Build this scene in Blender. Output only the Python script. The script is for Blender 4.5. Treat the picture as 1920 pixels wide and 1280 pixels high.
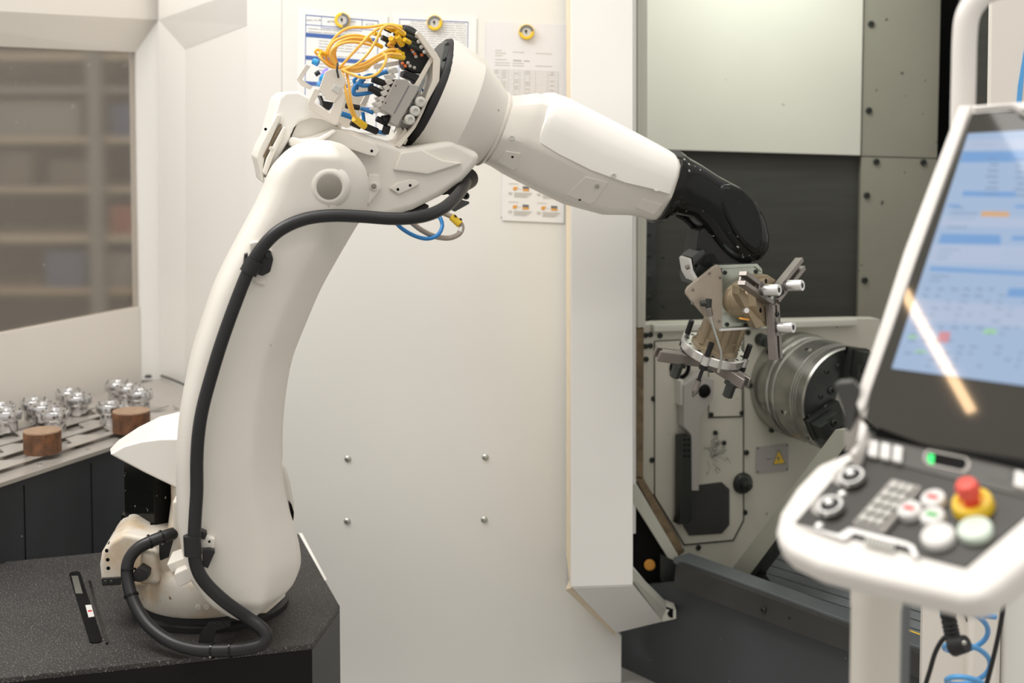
import bpy, bmesh, math, random
from mathutils import Vector, Matrix
from mathutils.bvhtree import BVHTree
random.seed(7)
for o in list(bpy.data.objects):
    bpy.data.objects.remove(o)
SC = bpy.context.scene
COL = SC.collection
PI = math.pi

# ------------------------------------------------------------------ camera
FPX, CXP, CYP = 2667.0, 960.0, 365.0
TH = math.radians(3.87)
CAM = Vector((0, 0, 1.6))
FW = Vector((0, math.cos(TH), -math.sin(TH)))
UP = Vector((0, math.sin(TH), math.cos(TH)))
RT = Vector((1, 0, 0))
cd = bpy.data.cameras.new('camera')
cam = bpy.data.objects.new('camera', cd)
COL.objects.link(cam)
cam.location = CAM
cam.rotation_euler = (PI / 2 - TH, 0, 0)
cd.sensor_fit = 'HORIZONTAL'
cd.sensor_width = 36
cd.lens = FPX / 1920 * 36
cd.shift_y = -(640 - CYP) / 1920
cd.clip_start = 0.05
cd.dof.use_dof = True
cd.dof.focus_distance = 3.05
cd.dof.aperture_fstop = 2.6
SC.camera = cam

# ------------------------------------------------------------------ world and lights
wd = bpy.data.worlds.new('hall')
SC.world = wd
wd.use_nodes = True
bg = wd.node_tree.nodes['Background']
bg.inputs[0].default_value = (1.0, 0.955, 0.90, 1)
bg.inputs[1].default_value = 0.71
SC.view_settings.view_transform = 'Standard'
SC.view_settings.look = 'None'
SC.view_settings.exposure = 0.10
SC.view_settings.gamma = 1.0
SC.view_settings.use_curve_mapping = False


def area(name, loc, target, sx, sy, watts, color=(1, 1, 1)):
    l = bpy.data.lights.new(name, 'AREA')
    l.shape = 'RECTANGLE'
    l.size, l.size_y, l.energy, l.color = sx, sy, watts, color
    o = bpy.data.objects.new(name, l)
    COL.objects.link(o)
    o.location = loc
    o.rotation_euler = (Vector(target) - Vector(loc)).to_track_quat('-Z', 'Y').to_euler()
    return o


area('hall_lamp', (-1.9, 2.75, 3.3), (-0.4, 3.2, 0.8), 1.0, 0.8, 40, (1, 0.975, 0.94))
area('hall_lamp', (-1.0, 1.8, 4.6), (-0.6, 3.1, 0.9), 2.2, 1.4, 50, (1, 0.97, 0.92))
area('hall_lamp', (1.6, 0.2, 4.2), (0.6, 3.0, 1.0), 2.6, 0.8, 20, (1, 0.96, 0.90))
area('hall_lamp', (-0.2, 3.0, 4.6), (-0.2, 3.2, 0.0), 2.4, 1.0, 34, (1, 0.97, 0.93))
area('machine_lamp', (0.78, 4.05, 2.14), (0.80, 4.30, 1.2), 0.30, 0.10, 2.6, (0.92, 1.0, 0.90))


# ------------------------------------------------------------------ picture to place
def ray(px, py):
    return FW + RT * ((px - CXP) / FPX) + UP * ((CYP - py) / FPX)


def aty(px, py, y):
    d = ray(px, py)
    return CAM + d * (y / d.y)


def atz(px, py, z):
    d = ray(px, py)
    return CAM + d * ((z - CAM.z) / d.z)


class Plane:
    def __init__(s, p, n):
        s.p, s.n = Vector(p), Vector(n).normalized()
        u = Vector((0, 0, 1)) if abs(s.n.z) < 0.9 else Vector((0, 1, 0))
        s.r = u.cross(s.n).normalized()
        s.u = s.n.cross(s.r).normalized()

    def at(s, px, py, w=0.0):
        d = ray(px, py)
        q = s.p + s.n * w
        return CAM + d * ((q - CAM).dot(s.n) / d.dot(s.n))

    def mpp(s, px, py):
        return (s.at(px, py) - CAM).dot(FW) / FPX


# ------------------------------------------------------------------ materials
def lin(c):
    return tuple(((x / 255) / 12.92 if x / 255 <= 0.04045 else ((x / 255 + 0.055) / 1.055) ** 2.4) for x in c)


def mat(name, col, rough=0.5, metal=0.0, var=0.05, vs=6.0, bump=0.0, bs=200.0, stain=None, ss=4.0, sa=0.6,
        speck=None, sps=300.0, spt=0.72, emit=None, es=1.0, coat=0.0, brushed=None):
    m = bpy.data.materials.new(name)
    m.use_nodes = True
    nt = m.node_tree
    N, L = nt.nodes, nt.links
    b = N['Principled BSDF']
    b.inputs['Roughness'].default_value = rough
    b.inputs['Metallic'].default_value = metal
    b.inputs['Coat Weight'].default_value = coat
    tc = N.new('ShaderNodeTexCoord')
    src = tc.outputs['Object']
    if brushed:
        mp = N.new('ShaderNodeMapping')
        mp.inputs['Scale'].default_value = brushed
        L.new(src, mp.inputs['Vector'])
        src = mp.outputs['Vector']
    n1 = N.new('ShaderNodeTexNoise')
    n1.inputs['Scale'].default_value = vs
    n1.inputs['Detail'].default_value = 4
    L.new(src, n1.inputs['Vector'])
    rp = N.new('ShaderNodeValToRGB')
    rp.color_ramp.elements[0].position = 0.3
    rp.color_ramp.elements[1].position = 0.7
    rp.color_ramp.elements[0].color = tuple(max(0, x * (1 - var)) for x in col) + (1,)
    rp.color_ramp.elements[1].color = tuple(min(1, x * (1 + var)) for x in col) + (1,)
    L.new(n1.outputs['Fac'], rp.inputs['Fac'])
    out = rp.outputs['Color']
    for (cc, sc_, t0, t1, amt) in ([(stain, ss, 0.47, 0.66, sa)] if stain else []) + ([(speck, sps, spt, spt + 0.04, 0.9)] if speck else []):
        n2 = N.new('ShaderNodeTexNoise')
        n2.inputs['Scale'].default_value = sc_
        n2.inputs['Detail'].default_value = 5 if cc is stain else 1
        L.new(tc.outputs['Object'], n2.inputs['Vector'])
        r2 = N.new('ShaderNodeMapRange')
        r2.inputs[1].default_value, r2.inputs[2].default_value = t0, t1
        r2.inputs[3].default_value, r2.inputs[4].default_value = 0, amt
        L.new(n2.outputs['Fac'], r2.inputs[0])
        mx = N.new('ShaderNodeMix')
        mx.data_type = 'RGBA'
        L.new(r2.outputs[0], mx.inputs[0])
        L.new(out, mx.inputs[6])
        mx.inputs[7].default_value = tuple(cc) + (1,)
        out = mx.outputs[2]
    L.new(out, b.inputs['Base Color'])
    if bump:
        n3 = N.new('ShaderNodeTexNoise')
        n3.inputs['Scale'].default_value = bs
        n3.inputs['Detail'].default_value = 2
        L.new(src, n3.inputs['Vector'])
        bp = N.new('ShaderNodeBump')
        bp.inputs['Strength'].default_value = bump
        bp.inputs['Distance'].default_value = 0.002
        L.new(n3.outputs['Fac'], bp.inputs['Height'])
        L.new(bp.outputs['Normal'], b.inputs['Normal'])
    if emit:
        b.inputs['Emission Color'].default_value = tuple(emit) + (1,)
        b.inputs['Emission Strength'].default_value = es
    return m


M = {}
M['cream'] = mat('robot_cream_paint', (0.70, 0.67, 0.612), 0.42, var=0.03, bump=0.10, bs=260, speck=(0.30, 0.22, 0.15), sps=45, spt=0.80)
M['creamstain'] = mat('stained_cream_paint', (0.69, 0.65, 0.575), 0.45, var=0.05, bump=0.1, stain=(0.52, 0.33, 0.13), ss=11, sa=0.6, speck=(0.25, 0.15, 0.08), sps=60, spt=0.76)
M['white'] = mat('robot_white_cover', (0.82, 0.80, 0.755), 0.32, var=0.02)
M['sheet'] = mat('powder_coated_cream_sheet', (0.68, 0.63, 0.55), 0.5, var=0.03)
M['black'] = mat('gloss_black_paint', (0.007, 0.008, 0.007), 0.17, var=0.2, speck=(0.5, 0.5, 0.45), sps=85, spt=0.735)
M['blackmatte'] = mat('matte_black', (0.016, 0.016, 0.017), 0.5, var=0.2, speck=(0.2, 0.2, 0.2), sps=120, spt=0.78)
M['rubber'] = mat('black_rubber_hose', (0.014, 0.0145, 0.016), 0.40, var=0.15, bump=0.05)
M['wall'] = mat('white_sheet_metal', (0.80, 0.785, 0.75), 0.38, var=0.012, vs=2)
M['wallwarm'] = mat('beige_shade_sheet_metal', (0.74, 0.70, 0.645), 0.42, var=0.015, vs=2)
M['panel'] = mat('white_machine_panel', (0.76, 0.755, 0.72), 0.36, var=0.012, vs=2)
M['post'] = mat('white_door_paint', (0.84, 0.83, 0.80), 0.36, var=0.01)
M['tan'] = mat('tan_strip', (0.80, 0.68, 0.50), 0.6, var=0.08, vs=20)  # even tan for the strips on the left of post and foot
M['intcream'] = mat('machine_interior_cream', (0.54, 0.54, 0.475), 0.45, var=0.03, vs=3, speck=(0.10, 0.10, 0.08), sps=28, spt=0.80)
M['intgreen'] = mat('machine_interior_greygreen', (0.225, 0.218, 0.175), 0.5, var=0.05, vs=4, speck=(0.03, 0.03, 0.025), sps=42, spt=0.735)
M['bedgreen'] = mat('bed_guard_grey_green', (0.36, 0.365, 0.30), 0.5, var=0.04)
M['headstock'] = mat('headstock_cream_paint', (0.54, 0.525, 0.45), 0.5, var=0.04, vs=5, stain=(0.36, 0.35, 0.29), ss=3.5, sa=0.22, speck=(0.07, 0.08, 0.07), sps=55, spt=0.78)
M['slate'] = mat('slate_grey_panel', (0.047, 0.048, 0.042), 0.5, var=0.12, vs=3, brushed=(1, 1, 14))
M['bluegrey'] = mat('blue_grey_paint', (0.060, 0.066, 0.072), 0.5, var=0.06, speck=(0.5, 0.5, 0.5), sps=85, spt=0.79)
M['rail'] = mat('dark_rail_steel', (0.085, 0.085, 0.082), 0.34, 0.6, var=0.12)
M['railtop'] = mat('rail_edge_steel', (0.20, 0.22, 0.23), 0.35, 0.5, var=0.1)
M['grime'] = mat('grimy_joint', (0.06, 0.06, 0.045), 0.8, var=0.3, vs=60)
M['brown'] = mat('oily_brown_seal', (0.17, 0.12, 0.065), 0.6, var=0.35, vs=40)
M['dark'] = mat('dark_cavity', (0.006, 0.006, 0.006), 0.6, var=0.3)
M['olive'] = mat('olive_gap_strip', (0.17, 0.165, 0.10), 0.7)
M['steel'] = mat('turned_steel', (0.40, 0.395, 0.365), 0.27, 0.92, var=0.22, vs=14, brushed=(1, 1, 1))
M['darksteel'] = mat('dark_oiled_steel', (0.075, 0.08, 0.078), 0.30, 0.85, var=0.25, vs=12, speck=(0.4, 0.4, 0.38), sps=90, spt=0.79)
M['bolt'] = mat('blackened_bolt', (0.045, 0.05, 0.045), 0.4, 0.6, var=0.2)
M['zinc'] = mat('zinc_screw', (0.50, 0.51, 0.47), 0.3, 0.9, var=0.1)
M['chrome'] = mat('machined_bright_steel', (0.66, 0.66, 0.67), 0.18, 1.0, var=0.1, vs=40)
M['rust'] = mat('rusty_round_stock', (0.15, 0.064, 0.027), 0.6, 0.05, var=0.5, vs=24, brushed=(1.6, 1.6, 0.7), stain=(0.09, 0.045, 0.025), ss=40, sa=0.8, speck=(0.04, 0.03, 0.02), sps=150, spt=0.66)
M['rusttop'] = mat('sawn_steel_face', (0.40, 0.27, 0.18), 0.45, 0.4, var=0.15, vs=40)
M['tabletop'] = mat('ground_table_plate', (0.46, 0.43, 0.395), 0.30, 0.45, var=0.06)
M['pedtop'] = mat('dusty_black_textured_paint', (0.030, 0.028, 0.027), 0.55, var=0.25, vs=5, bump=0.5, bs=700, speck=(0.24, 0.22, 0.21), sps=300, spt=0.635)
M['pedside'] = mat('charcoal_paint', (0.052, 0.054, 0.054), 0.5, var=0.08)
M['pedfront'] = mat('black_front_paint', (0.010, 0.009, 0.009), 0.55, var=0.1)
M['cabinet'] = mat('anthracite_cabinet_paint', (0.020, 0.024, 0.030), 0.38, var=0.2, vs=8, brushed=(1, 1, 0.3), speck=(0.3, 0.25, 0.2), sps=100, spt=0.79)
M['paper'] = mat('printed_paper', (0.80, 0.80, 0.79), 0.55, var=0.01)
M['sleeve'] = mat('plastic_sleeve', (0.74, 0.735, 0.75), 0.25, var=0.01)
M['ink'] = mat('grey_print', (0.42, 0.42, 0.42), 0.7)
M['inkdark'] = mat('dark_print', (0.16, 0.16, 0.17), 0.7)
M['inkblue'] = mat('blue_print', (0.06, 0.13, 0.38), 0.7)
M['inkorange'] = mat('orange_print', (0.75, 0.35, 0.06), 0.7)
M['yellow'] = mat('yellow_plastic', (0.82, 0.55, 0.03), 0.4, var=0.04)
M['cable'] = mat('yellow_orange_cable', (0.88, 0.50, 0.09), 0.42, var=0.05)
M['plug'] = mat('yellow_plug', (0.82, 0.52, 0.02), 0.4, var=0.05)
M['blue'] = mat('blue_air_tube', (0.02, 0.20, 0.52), 0.3, var=0.08)
M['skyblue'] = mat('light_blue_hose', (0.10, 0.36, 0.72), 0.35, var=0.06)
M['cyan'] = mat('cyan_fitting', (0.03, 0.35, 0.75), 0.35, var=0.06)
M['violet'] = mat('violet_status_lamp', (0.30, 0.25, 0.75), 0.4, emit=(0.35, 0.3, 1.0), es=0.6)
M['grey'] = mat('light_grey_plastic', (0.36, 0.345, 0.32), 0.45, var=0.03)
M['lgrey'] = mat('pale_grey_plastic', (0.55, 0.54, 0.50), 0.45, var=0.04)
M['orange'] = mat('orange_lamp', (0.85, 0.20, 0.05), 0.4)
M['capgrey'] = mat('warm_grey_cap', (0.245, 0.225, 0.195), 0.55, var=0.05)
M['tube'] = mat('braided_grey_tube', (0.33, 0.28, 0.235), 0.45, var=0.1, vs=80)
M['taupe'] = mat('anodised_taupe_plate', (0.40, 0.345, 0.28), 0.42, 0.35, var=0.05, vs=30)
M['bronze'] = mat('hard_anodised_bronze', (0.33, 0.265, 0.175), 0.38, 0.45, var=0.08, vs=20)
M['greensteel'] = mat('wet_steel_plate', (0.42, 0.46, 0.40), 0.22, 0.75, var=0.15, vs=20)
M['jaw'] = mat('ground_jaw_steel', (0.26, 0.235, 0.215), 0.36, 0.7, var=0.1, vs=30)
M['alu'] = mat('bright_aluminium', (0.76, 0.755, 0.74), 0.28, 0.85, var=0.05)
M['consolewhite'] = mat('console_white_casing', (0.76, 0.735, 0.70), 0.4, var=0.01)
M['consolecol'] = mat('console_column_paint', (0.72, 0.69, 0.62), 0.4, var=0.01)
M['glass'] = mat('black_screen_glass', (0.040, 0.037, 0.031), 0.04, var=0.03)
M['keyface'] = mat('black_key_panel', (0.032, 0.029, 0.024), 0.35, var=0.05)
M['keystrip'] = mat('dark_grey_key_strip', (0.075, 0.072, 0.066), 0.4, var=0.05)
M['display'] = mat('lit_display', (0.02, 0.02, 0.02), 0.04, emit=(0.37, 0.50, 0.71), es=0.82)
M['dispblue'] = mat('lit_display_blue', (0.02, 0.02, 0.02), 0.04, emit=(0.17, 0.36, 0.68), es=0.82)
M['displight'] = mat('lit_display_pale', (0.02, 0.02, 0.02), 0.04, emit=(0.45, 0.54, 0.72), es=0.82)
M['dispgrey'] = mat('lit_display_text', (0.02, 0.02, 0.02), 0.04, emit=(0.22, 0.31, 0.46), es=0.82)
M['disporange'] = mat('lit_display_orange', (0.02, 0.02, 0.02), 0.04, emit=(0.72, 0.40, 0.16), es=0.82)
M['dispred'] = mat('lit_display_red', (0.02, 0.02, 0.02), 0.04, emit=(0.68, 0.27, 0.32), es=0.82)
M['dispgreen'] = mat('lit_display_green', (0.02, 0.02, 0.02), 0.04, emit=(0.35, 0.66, 0.40), es=0.82)
M['button'] = mat('white_button', (0.70, 0.69, 0.67), 0.4)
M['greenbutton'] = mat('pale_green_button', (0.66, 0.76, 0.66), 0.4)
M['red'] = mat('red_plastic', (0.80, 0.09, 0.06), 0.4)
M['redmark'] = mat('red_mark', (0.75, 0.03, 0.03), 0.5)
M['greenmark'] = mat('green_mark', (0.05, 0.45, 0.08), 0.5)
M['led'] = mat('green_lamp', (0.02, 0.6, 0.1), 0.4, emit=(0.02, 0.9, 0.2), es=0.8)
M['floor'] = mat('hall_floor', (0.34, 0.33, 0.31), 0.5, var=0.1)
M['shelfbeam'] = mat('shelf_beam', (0.46, 0.40, 0.31), 0.5)
M['shelfdark'] = mat('shelf_dark_stock', (0.13, 0.11, 0.09), 0.7, var=0.3, vs=3)  # dark brown for the rack's back sheet and cartons
M['shelftan'] = mat('cardboard_box', (0.42, 0.33, 0.24), 0.7)
M['shelfblue'] = mat('blue_storage_bin', (0.09, 0.12, 0.22), 0.6)
M['shelfred'] = mat('red_storage_bin', (0.36, 0.12, 0.08), 0.6)
M['shelfgrey'] = mat('grey_storage_bin', (0.26, 0.255, 0.24), 0.6)


def pane_material():
    m = bpy.data.materials.new('dirty_polycarbonate_pane')
    m.use_nodes = True
    nt = m.node_tree
    N, L = nt.nodes, nt.links
    for n in list(N):
        N.remove(n)
    out = N.new('ShaderNodeOutputMaterial')
    rf = N.new('ShaderNodeBsdfRefraction')
    rf.inputs['Roughness'].default_value = 0.20
    rf.inputs['IOR'].default_value = 1.06
    rf.inputs['Color'].default_value = (0.86, 0.83, 0.79, 1)
    df = N.new('ShaderNodeBsdfDiffuse')
    df.inputs['Color'].default_value = (0.55, 0.51, 0.46, 1)
    gl = N.new('ShaderNodeBsdfGlossy')
    gl.inputs['Roughness'].default_value = 0.08
    tc = N.new('ShaderNodeTexCoord')
    ns = N.new('ShaderNodeTexNoise')
    ns.inputs['Scale'].default_value = 55
    L.new(tc.outputs['Object'], ns.inputs['Vector'])
    mr = N.new('ShaderNodeMapRange')
    mr.inputs[1].default_value, mr.inputs[2].default_value = 0.70, 0.78
    mr.inputs[3].default_value, mr.inputs[4].default_value = 0.14, 0.5
    L.new(ns.outputs['Fac'], mr.inputs[0])
    m1 = N.new('ShaderNodeMixShader')
    L.new(mr.outputs[0], m1.inputs[0])
    L.new(rf.outputs[0], m1.inputs[1])
    L.new(df.outputs[0], m1.inputs[2])
    m2 = N.new('ShaderNodeMixShader')
    m2.inputs[0].default_value = 0.05
    L.new(m1.outputs[0], m2.inputs[1])
    L.new(gl.outputs[0], m2.inputs[2])
    L.new(m2.outputs[0], out.inputs['Surface'])
    return m


M['pane'] = pane_material()
for k_, s_ in (('dark', 0.08), ('pedfront', 0.15), ('blackmatte', 0.35), ('slate', 0.3), ('black', 0.28), ('rubber', 0.4)):
    M[k_].node_tree.nodes['Principled BSDF'].inputs['Specular IOR Level'].default_value = s_
LOC = {}


# ------------------------------------------------------------------ mesh builder
def frame(z):
    z = Vector(z).normalized()
    a = Vector((0, 0, 1)) if abs(z.z) < 0.95 else Vector((0, 1, 0))
    x = a.cross(z).normalized()
    return x, z.cross(x), z


def spline(P, n=6):
    P = [Vector(p) for p in P]
    if len(P) < 3:
        return P
    Q = [P[0] * 2 - P[1]] + P + [P[-1] * 2 - P[-2]]
    out = []
    for i in range(1, len(Q) - 2):
        a, b, c, d = Q[i - 1], Q[i], Q[i + 1], Q[i + 2]
        for k in range(n):
            t = k / n
            out.append(0.5 * (2 * b + (c - a) * t + (2 * a - 5 * b + 4 * c - d) * t * t + (3 * b - a - 3 * c + d) * t ** 3))
    out.append(P[-1])
    return out


class MB:
    def __init__(s):
        s.v, s.f = [], []

    def add(s, vs, fs):
        k = len(s.v)
        s.v += [Vector(v) for v in vs]
        s.f += [tuple(i + k for i in f) for f in fs]
        return s

    def rings(s, R, cap=True, closed=True):
        n = len(R[0])
        vs = [p for r in R for p in r]
        fs = []
        for i in range(len(R) - 1):
            for j in range(n if closed else n - 1):
                k = (j + 1) % n
                fs.append((i * n + j, i * n + k, (i + 1) * n + k, (i + 1) * n + j))
        if cap:
            fs.append(tuple(range(n)))
            fs.append(tuple((len(R) - 1) * n + j for j in reversed(range(n))))
        return s.add(vs, fs)

    def prism(s, pts, off):
        off = Vector(off)
        return s.rings([[Vector(p) for p in pts], [Vector(p) + off for p in pts]])

    def slab(s, pl, pix, w0, w1):
        P = [pl.at(x, y, w0) for x, y in pix]
        return s.prism(P, pl.n * (w1 - w0))

    def cyl(s, p0, p1, r0, r1=None, seg=18):
        p0, p1 = Vector(p0), Vector(p1)
        r1 = r0 if r1 is None else r1
        x, y, z = frame(p1 - p0)
        return s.rings([[p + (x * math.cos(2 * PI * k / seg) + y * math.sin(2 * PI * k / seg)) * r for k in range(seg)]
                        for p, r in ((p0, r0), (p1, r1))])

    def lathe(s, p, ax, prof, seg=32):
        p = Vector(p)
        x, y, z = frame(ax)
        return s.rings([[p + z * h + (x * math.cos(2 * PI * k / seg) + y * math.sin(2 * PI * k / seg)) * max(r, 1e-4) for k in range(seg)]
                        for r, h in prof])

    def box(s, c, ex, ey, ez):
        c, ex, ey, ez = Vector(c), Vector(ex), Vector(ey), Vector(ez)
        return s.rings([[c - ez - ex - ey, c - ez + ex - ey, c - ez + ex + ey, c - ez - ex + ey],
                        [c + ez - ex - ey, c + ez + ex - ey, c + ez + ex + ey, c + ez - ex + ey]])

    def tube(s, P, r, seg=10, n=6, ridge=0.0):
        P = spline(P, n)
        R = []
        t0 = (P[1] - P[0]).normalized()
        x, y, _ = frame(t0)
        for i, p in enumerate(P):
            t = (P[min(i + 1, len(P) - 1)] - P[max(i - 1, 0)]).normalized()
            x = (x - t * x.dot(t)).normalized()
            y = t.cross(x)
            rr = r * (1 + (ridge if i % 2 else -ridge))
            R.append([p + (x * math.cos(2 * PI * k / seg) + y * math.sin(2 * PI * k / seg)) * rr for k in range(seg)])
        return s.rings(R)

    def loft(s, st, sec):
        R = []
        for a, b, hd, nn in st:
            c, e = (a + b) / 2, (a - b) / 2
            R.append([c + e * u + nn * (hd * v) for u, v in sec])
        return s.rings(R)


def finish(me, bevel=0, seg=2, sharp=38, sub=0, flat=False):
    bm = bmesh.new()
    bm.from_mesh(me)
    bmesh.ops.remove_doubles(bm, verts=bm.verts, dist=1e-5)
    bmesh.ops.recalc_face_normals(bm, faces=bm.faces)
    if bevel:
        ed = [e for e in bm.edges if len(e.link_faces) == 2 and e.calc_face_angle(0) > math.radians(28)]
        if ed:
            bmesh.ops.bevel(bm, geom=ed, offset=bevel, segments=seg, profile=0.5, affect='EDGES', clamp_overlap=True)
    for _ in range(sub):
        bmesh.ops.subdivide_edges(bm, edges=bm.edges, cuts=1, use_grid_fill=True, smooth=1.0)
    for f in bm.faces:
        f.smooth = not flat
    for e in bm.edges:
        if len(e.link_faces) == 2:
            e.smooth = e.calc_face_angle(0) < math.radians(sharp)
    bm.to_mesh(me)
    bm.free()


def build(name, mb, m, parent=None, bevel=0, seg=2, sharp=38, flat=False, kind=None, label=None):
    if parent is not None:
        org = LOC[parent]
    else:
        xs = [min(v[i] for v in mb.v) for i in range(3)]
        xe = [max(v[i] for v in mb.v) for i in range(3)]
        org = Vector(((xs[0] + xe[0]) / 2, (xs[1] + xe[1]) / 2, xs[2]))
    me = bpy.data.meshes.new(name)
    me.from_pydata([v - org for v in mb.v], [], mb.f)
    finish(me, bevel, seg, sharp, 0, flat)
    me.materials.append(M[m])
    o = bpy.data.objects.new(name, me)
    COL.objects.link(o)
    if parent is not None:
        o.parent = parent
    else:
        o.location = org
    LOC[o] = org
    if bevel:
        wn = o.modifiers.new('weighted_normals', 'WEIGHTED_NORMAL')
        wn.keep_sharp = True
        wn.weight = 100
    if kind:
        o['kind'] = kind
    if label:
        o['label'] = label
    return o


def thing(name, label, cat, loc, group=None):
    o = bpy.data.objects.new(name, None)
    o.empty_display_size = 0.05
    COL.objects.link(o)
    o.location = loc
    LOC[o] = Vector(loc)
    return tag(o, label, cat, group)


def tag(o, label, cat, group=None):
    o['label'], o['category'] = label, cat
    if group:
        o['group'] = group
    return o


def inst(name, me, m, parent, loc, ax, sc=(1, 1, 1)):
    o = bpy.data.objects.new(name, me)
    COL.objects.link(o)
    o.parent = parent
    x, y, z = frame(ax)
    if isinstance(sc, (int, float)):
        sc = (sc, sc, sc)
    R = Matrix((x * sc[0], y * sc[1], z * sc[2])).transposed().to_4x4()
    R.translation = Vector(loc) - LOC[parent]
    o.matrix_local = R
    if m:
        o.material_slots[0].link = 'OBJECT'
        o.material_slots[0].material = M[m]
    return o


def proto(prof, m, seg=14, sharp=38):
    mb = MB().lathe((0, 0, 0), (0, 0, 1), prof, seg)
    me = bpy.data.meshes.new('fastener')
    me.from_pydata(mb.v, [], mb.f)
    finish(me, sharp=sharp)
    me.materials.append(M[m])
    return me


BOLT = proto([(0.9, -0.2), (1, 0), (1, 0.5), (0.85, 0.68), (0.5, 0.7), (0.42, 0.3), (0, 0.3)], 'bolt')
SCREW = proto([(0.95, -0.2), (1, 0), (0.95, 0.28), (0.5, 0.36), (0.4, 0.12), (0, 0.12)], 'zinc')
HOLE = proto([(0.9, -0.1), (1, 0), (0.9, 0.06), (0, 0.06)], 'dark')
DOME = proto([(1, -0.2), (1, 0), (0.85, 0.3), (0.5, 0.5), (0, 0.55)], 'zinc')


def bolt(parent, pl, px, py, rpx, me=None, m=None, w=0.0, name='bolt'):
    r = rpx * pl.mpp(px, py)
    return inst(name, me or BOLT, m, parent, pl.at(px, py, w), pl.n, r)


def bvh(o):
    me = o.data
    return BVHTree.FromPolygons([v.co + LOC[o] for v in me.vertices], [tuple(p.vertices) for p in me.polygons])


def hit(tree, px, py, back=0.0):
    d = ray(px, py).normalized()
    loc, nor, i, dist = tree.ray_cast(CAM, d)
    if loc is None:
        return None, None
    if nor.dot(d) > 0:
        nor = -nor
    return loc, nor


def on_surface(parent, tree, px, py, rpx, me, m=None, name='screw'):
    p, n = hit(tree, px, py)
    if p is None:
        return None
    return inst(name, me, m, parent, p, n, rpx * (p - CAM).length / FPX)


def pad(parent, tree, pix, m, th=0.004, name='pad', bevel=0.0015, inset=0.004):
    P, ns = [], Vector((0, 0, 0))
    for x, y in pix:
        p, n = hit(tree, x, y)
        if p is None:
            return None
        P.append(p)
        ns += n
    ns.normalize()
    return build(name, MB().prism([p + ns * th for p in P], -ns * (th + inset)), m, parent, bevel=bevel)

# ================================================================== SETTING
PAN = Plane((0, 3.8, 1), (math.sin(math.radians(1.5)), -math.cos(math.radians(1.5)), 0))
CORNER = Vector((-1.174, 4.69, 0))
WL = Plane(CORNER, (0.9078, -0.4195, 0))
WR = Plane(CORNER, (-0.811, -0.585, 0))
ZT = 0.68
ZP = 0.49

o = build('floor', MB().box((0, 5, -0.02), (7, 0, 0), (0, 7, 0), (0, 0, 0.02)), 'floor', kind='structure')

# left enclosure wall: outer sheet, bevelled window surround, lower sheet
wl = build('wall_left', MB().slab(WL, [(-420, -1.3), (297, 37), (297, -200), (-420, -300)], 0, -0.07), 'wallwarm', kind='structure')


def quad3(pl, q, back=0.02):
    P = [pl.at(x, y, w) for x, y, w in q]
    return MB().prism(P, -pl.n * back)


build('window_head_bevel', quad3(WL, [(-420, -1.3, 0), (297, 37, 0), (255, 98, -0.05), (-420, 69, -0.05)], 0.03), 'wallwarm', wl)  # beige puts the duller facing of this sheet into the colour
build('window_jamb_bevel', quad3(WL, [(297, 37, 0), (301, 712, 0), (265.5, 712, -0.045), (262, 575, -0.05), (255, 98, -0.05)], 0.03), 'wall', wl)  # same sheet in white: its brighter facing is put into the colour
build('lower_sheet', quad3(WL, [(-420, 705.5, -0.045), (262, 575, -0.045), (265.5, 730, -0.045), (-420, 1010, -0.045)], 0.03), 'wallwarm', wl)
w1 = build('window_1', quad3(WL, [(-420, 64, -0.055), (262, 92, -0.055), (266, 580, -0.055), (-420, 712, -0.055)], 0.006), 'pane', kind='structure')

wb = build('wall_back', MB().slab(WR, [(297, 37), (463, -22), (463, -200), (297, -200)], 0, -0.06), 'wall', kind='structure')
build('frame_left_bevel', quad3(WR, [(297, 37, 0), (346, 92, -0.03), (346, 760, -0.03), (300.5, 745, 0)], 0.03), 'wall', wb)
build('frame_head_bevel', quad3(WR, [(297, 37, 0), (463, -22, 0), (463, 47, -0.03), (346, 92, -0.03)], 0.03), 'wall', wb)
build('recessed_panel', quad3(WR, [(345, 92, -0.031), (466, 46, -0.031), (466, 960, -0.031), (345, 900, -0.031)], 0.03), 'wall', wb)
build('end_post', MB().slab(WR, [(462, -200), (527, -200), (527, 1010), (462, 960)], 0, -0.07), 'wall', wb, bevel=0.004)
build('dark_gap_filler_1', MB().prism([aty(522, -150, 3.99), aty(536, -150, 3.99), aty(536, 1100, 3.99), aty(522, 1100, 3.99)], (0, 0.03, 0)), 'olive', kind='structure')  # dark filler added behind the open slit, the gap's shade put into its colour

# ------------------------------------------------------------------ storage rack beyond the window
rack = thing('storage_rack', 'tall storage rack blurred behind the dirty window pane', 'rack', aty(120, 640, 8.0) * 1.0)
for yb, th, m in ((105, 16, 'shelfbeam'), (168, 12, 'shelfgrey'), (262, 12, 'shelfbeam'), (356, 10, 'shelfbeam'), (447, 15, 'shelfbeam'), (546, 12, 'shelftan')):
    a, b = aty(-1100, yb, 8.0), aty(330, yb, 8.0)
    h = th * 8.0 / FPX / 2
    build('shelf_beam', MB().box((a + b) / 2 + Vector((0, 0.3, 0)), ((b - a).x / 2, 0, 0), (0, 0.3, 0), (0, 0, h)), m, rack)
for px in (-900, -480, -60, 182, 300):
    a, b = aty(px, -40, 7.97), aty(px, 760, 7.97)
    build('upright', MB().box((a + b) / 2, (0.035, 0, 0), (0, 0.04, 0), (0, 0, (a.z - b.z) / 2)), 'shelfgrey', rack)
build('back_sheet', MB().prism([aty(-1200, -60, 8.8), aty(380, -60, 8.8), aty(380, 800, 8.8), aty(-1200, 800, 8.8)], (0, 0.02, 0)), 'shelfdark', rack)
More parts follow.
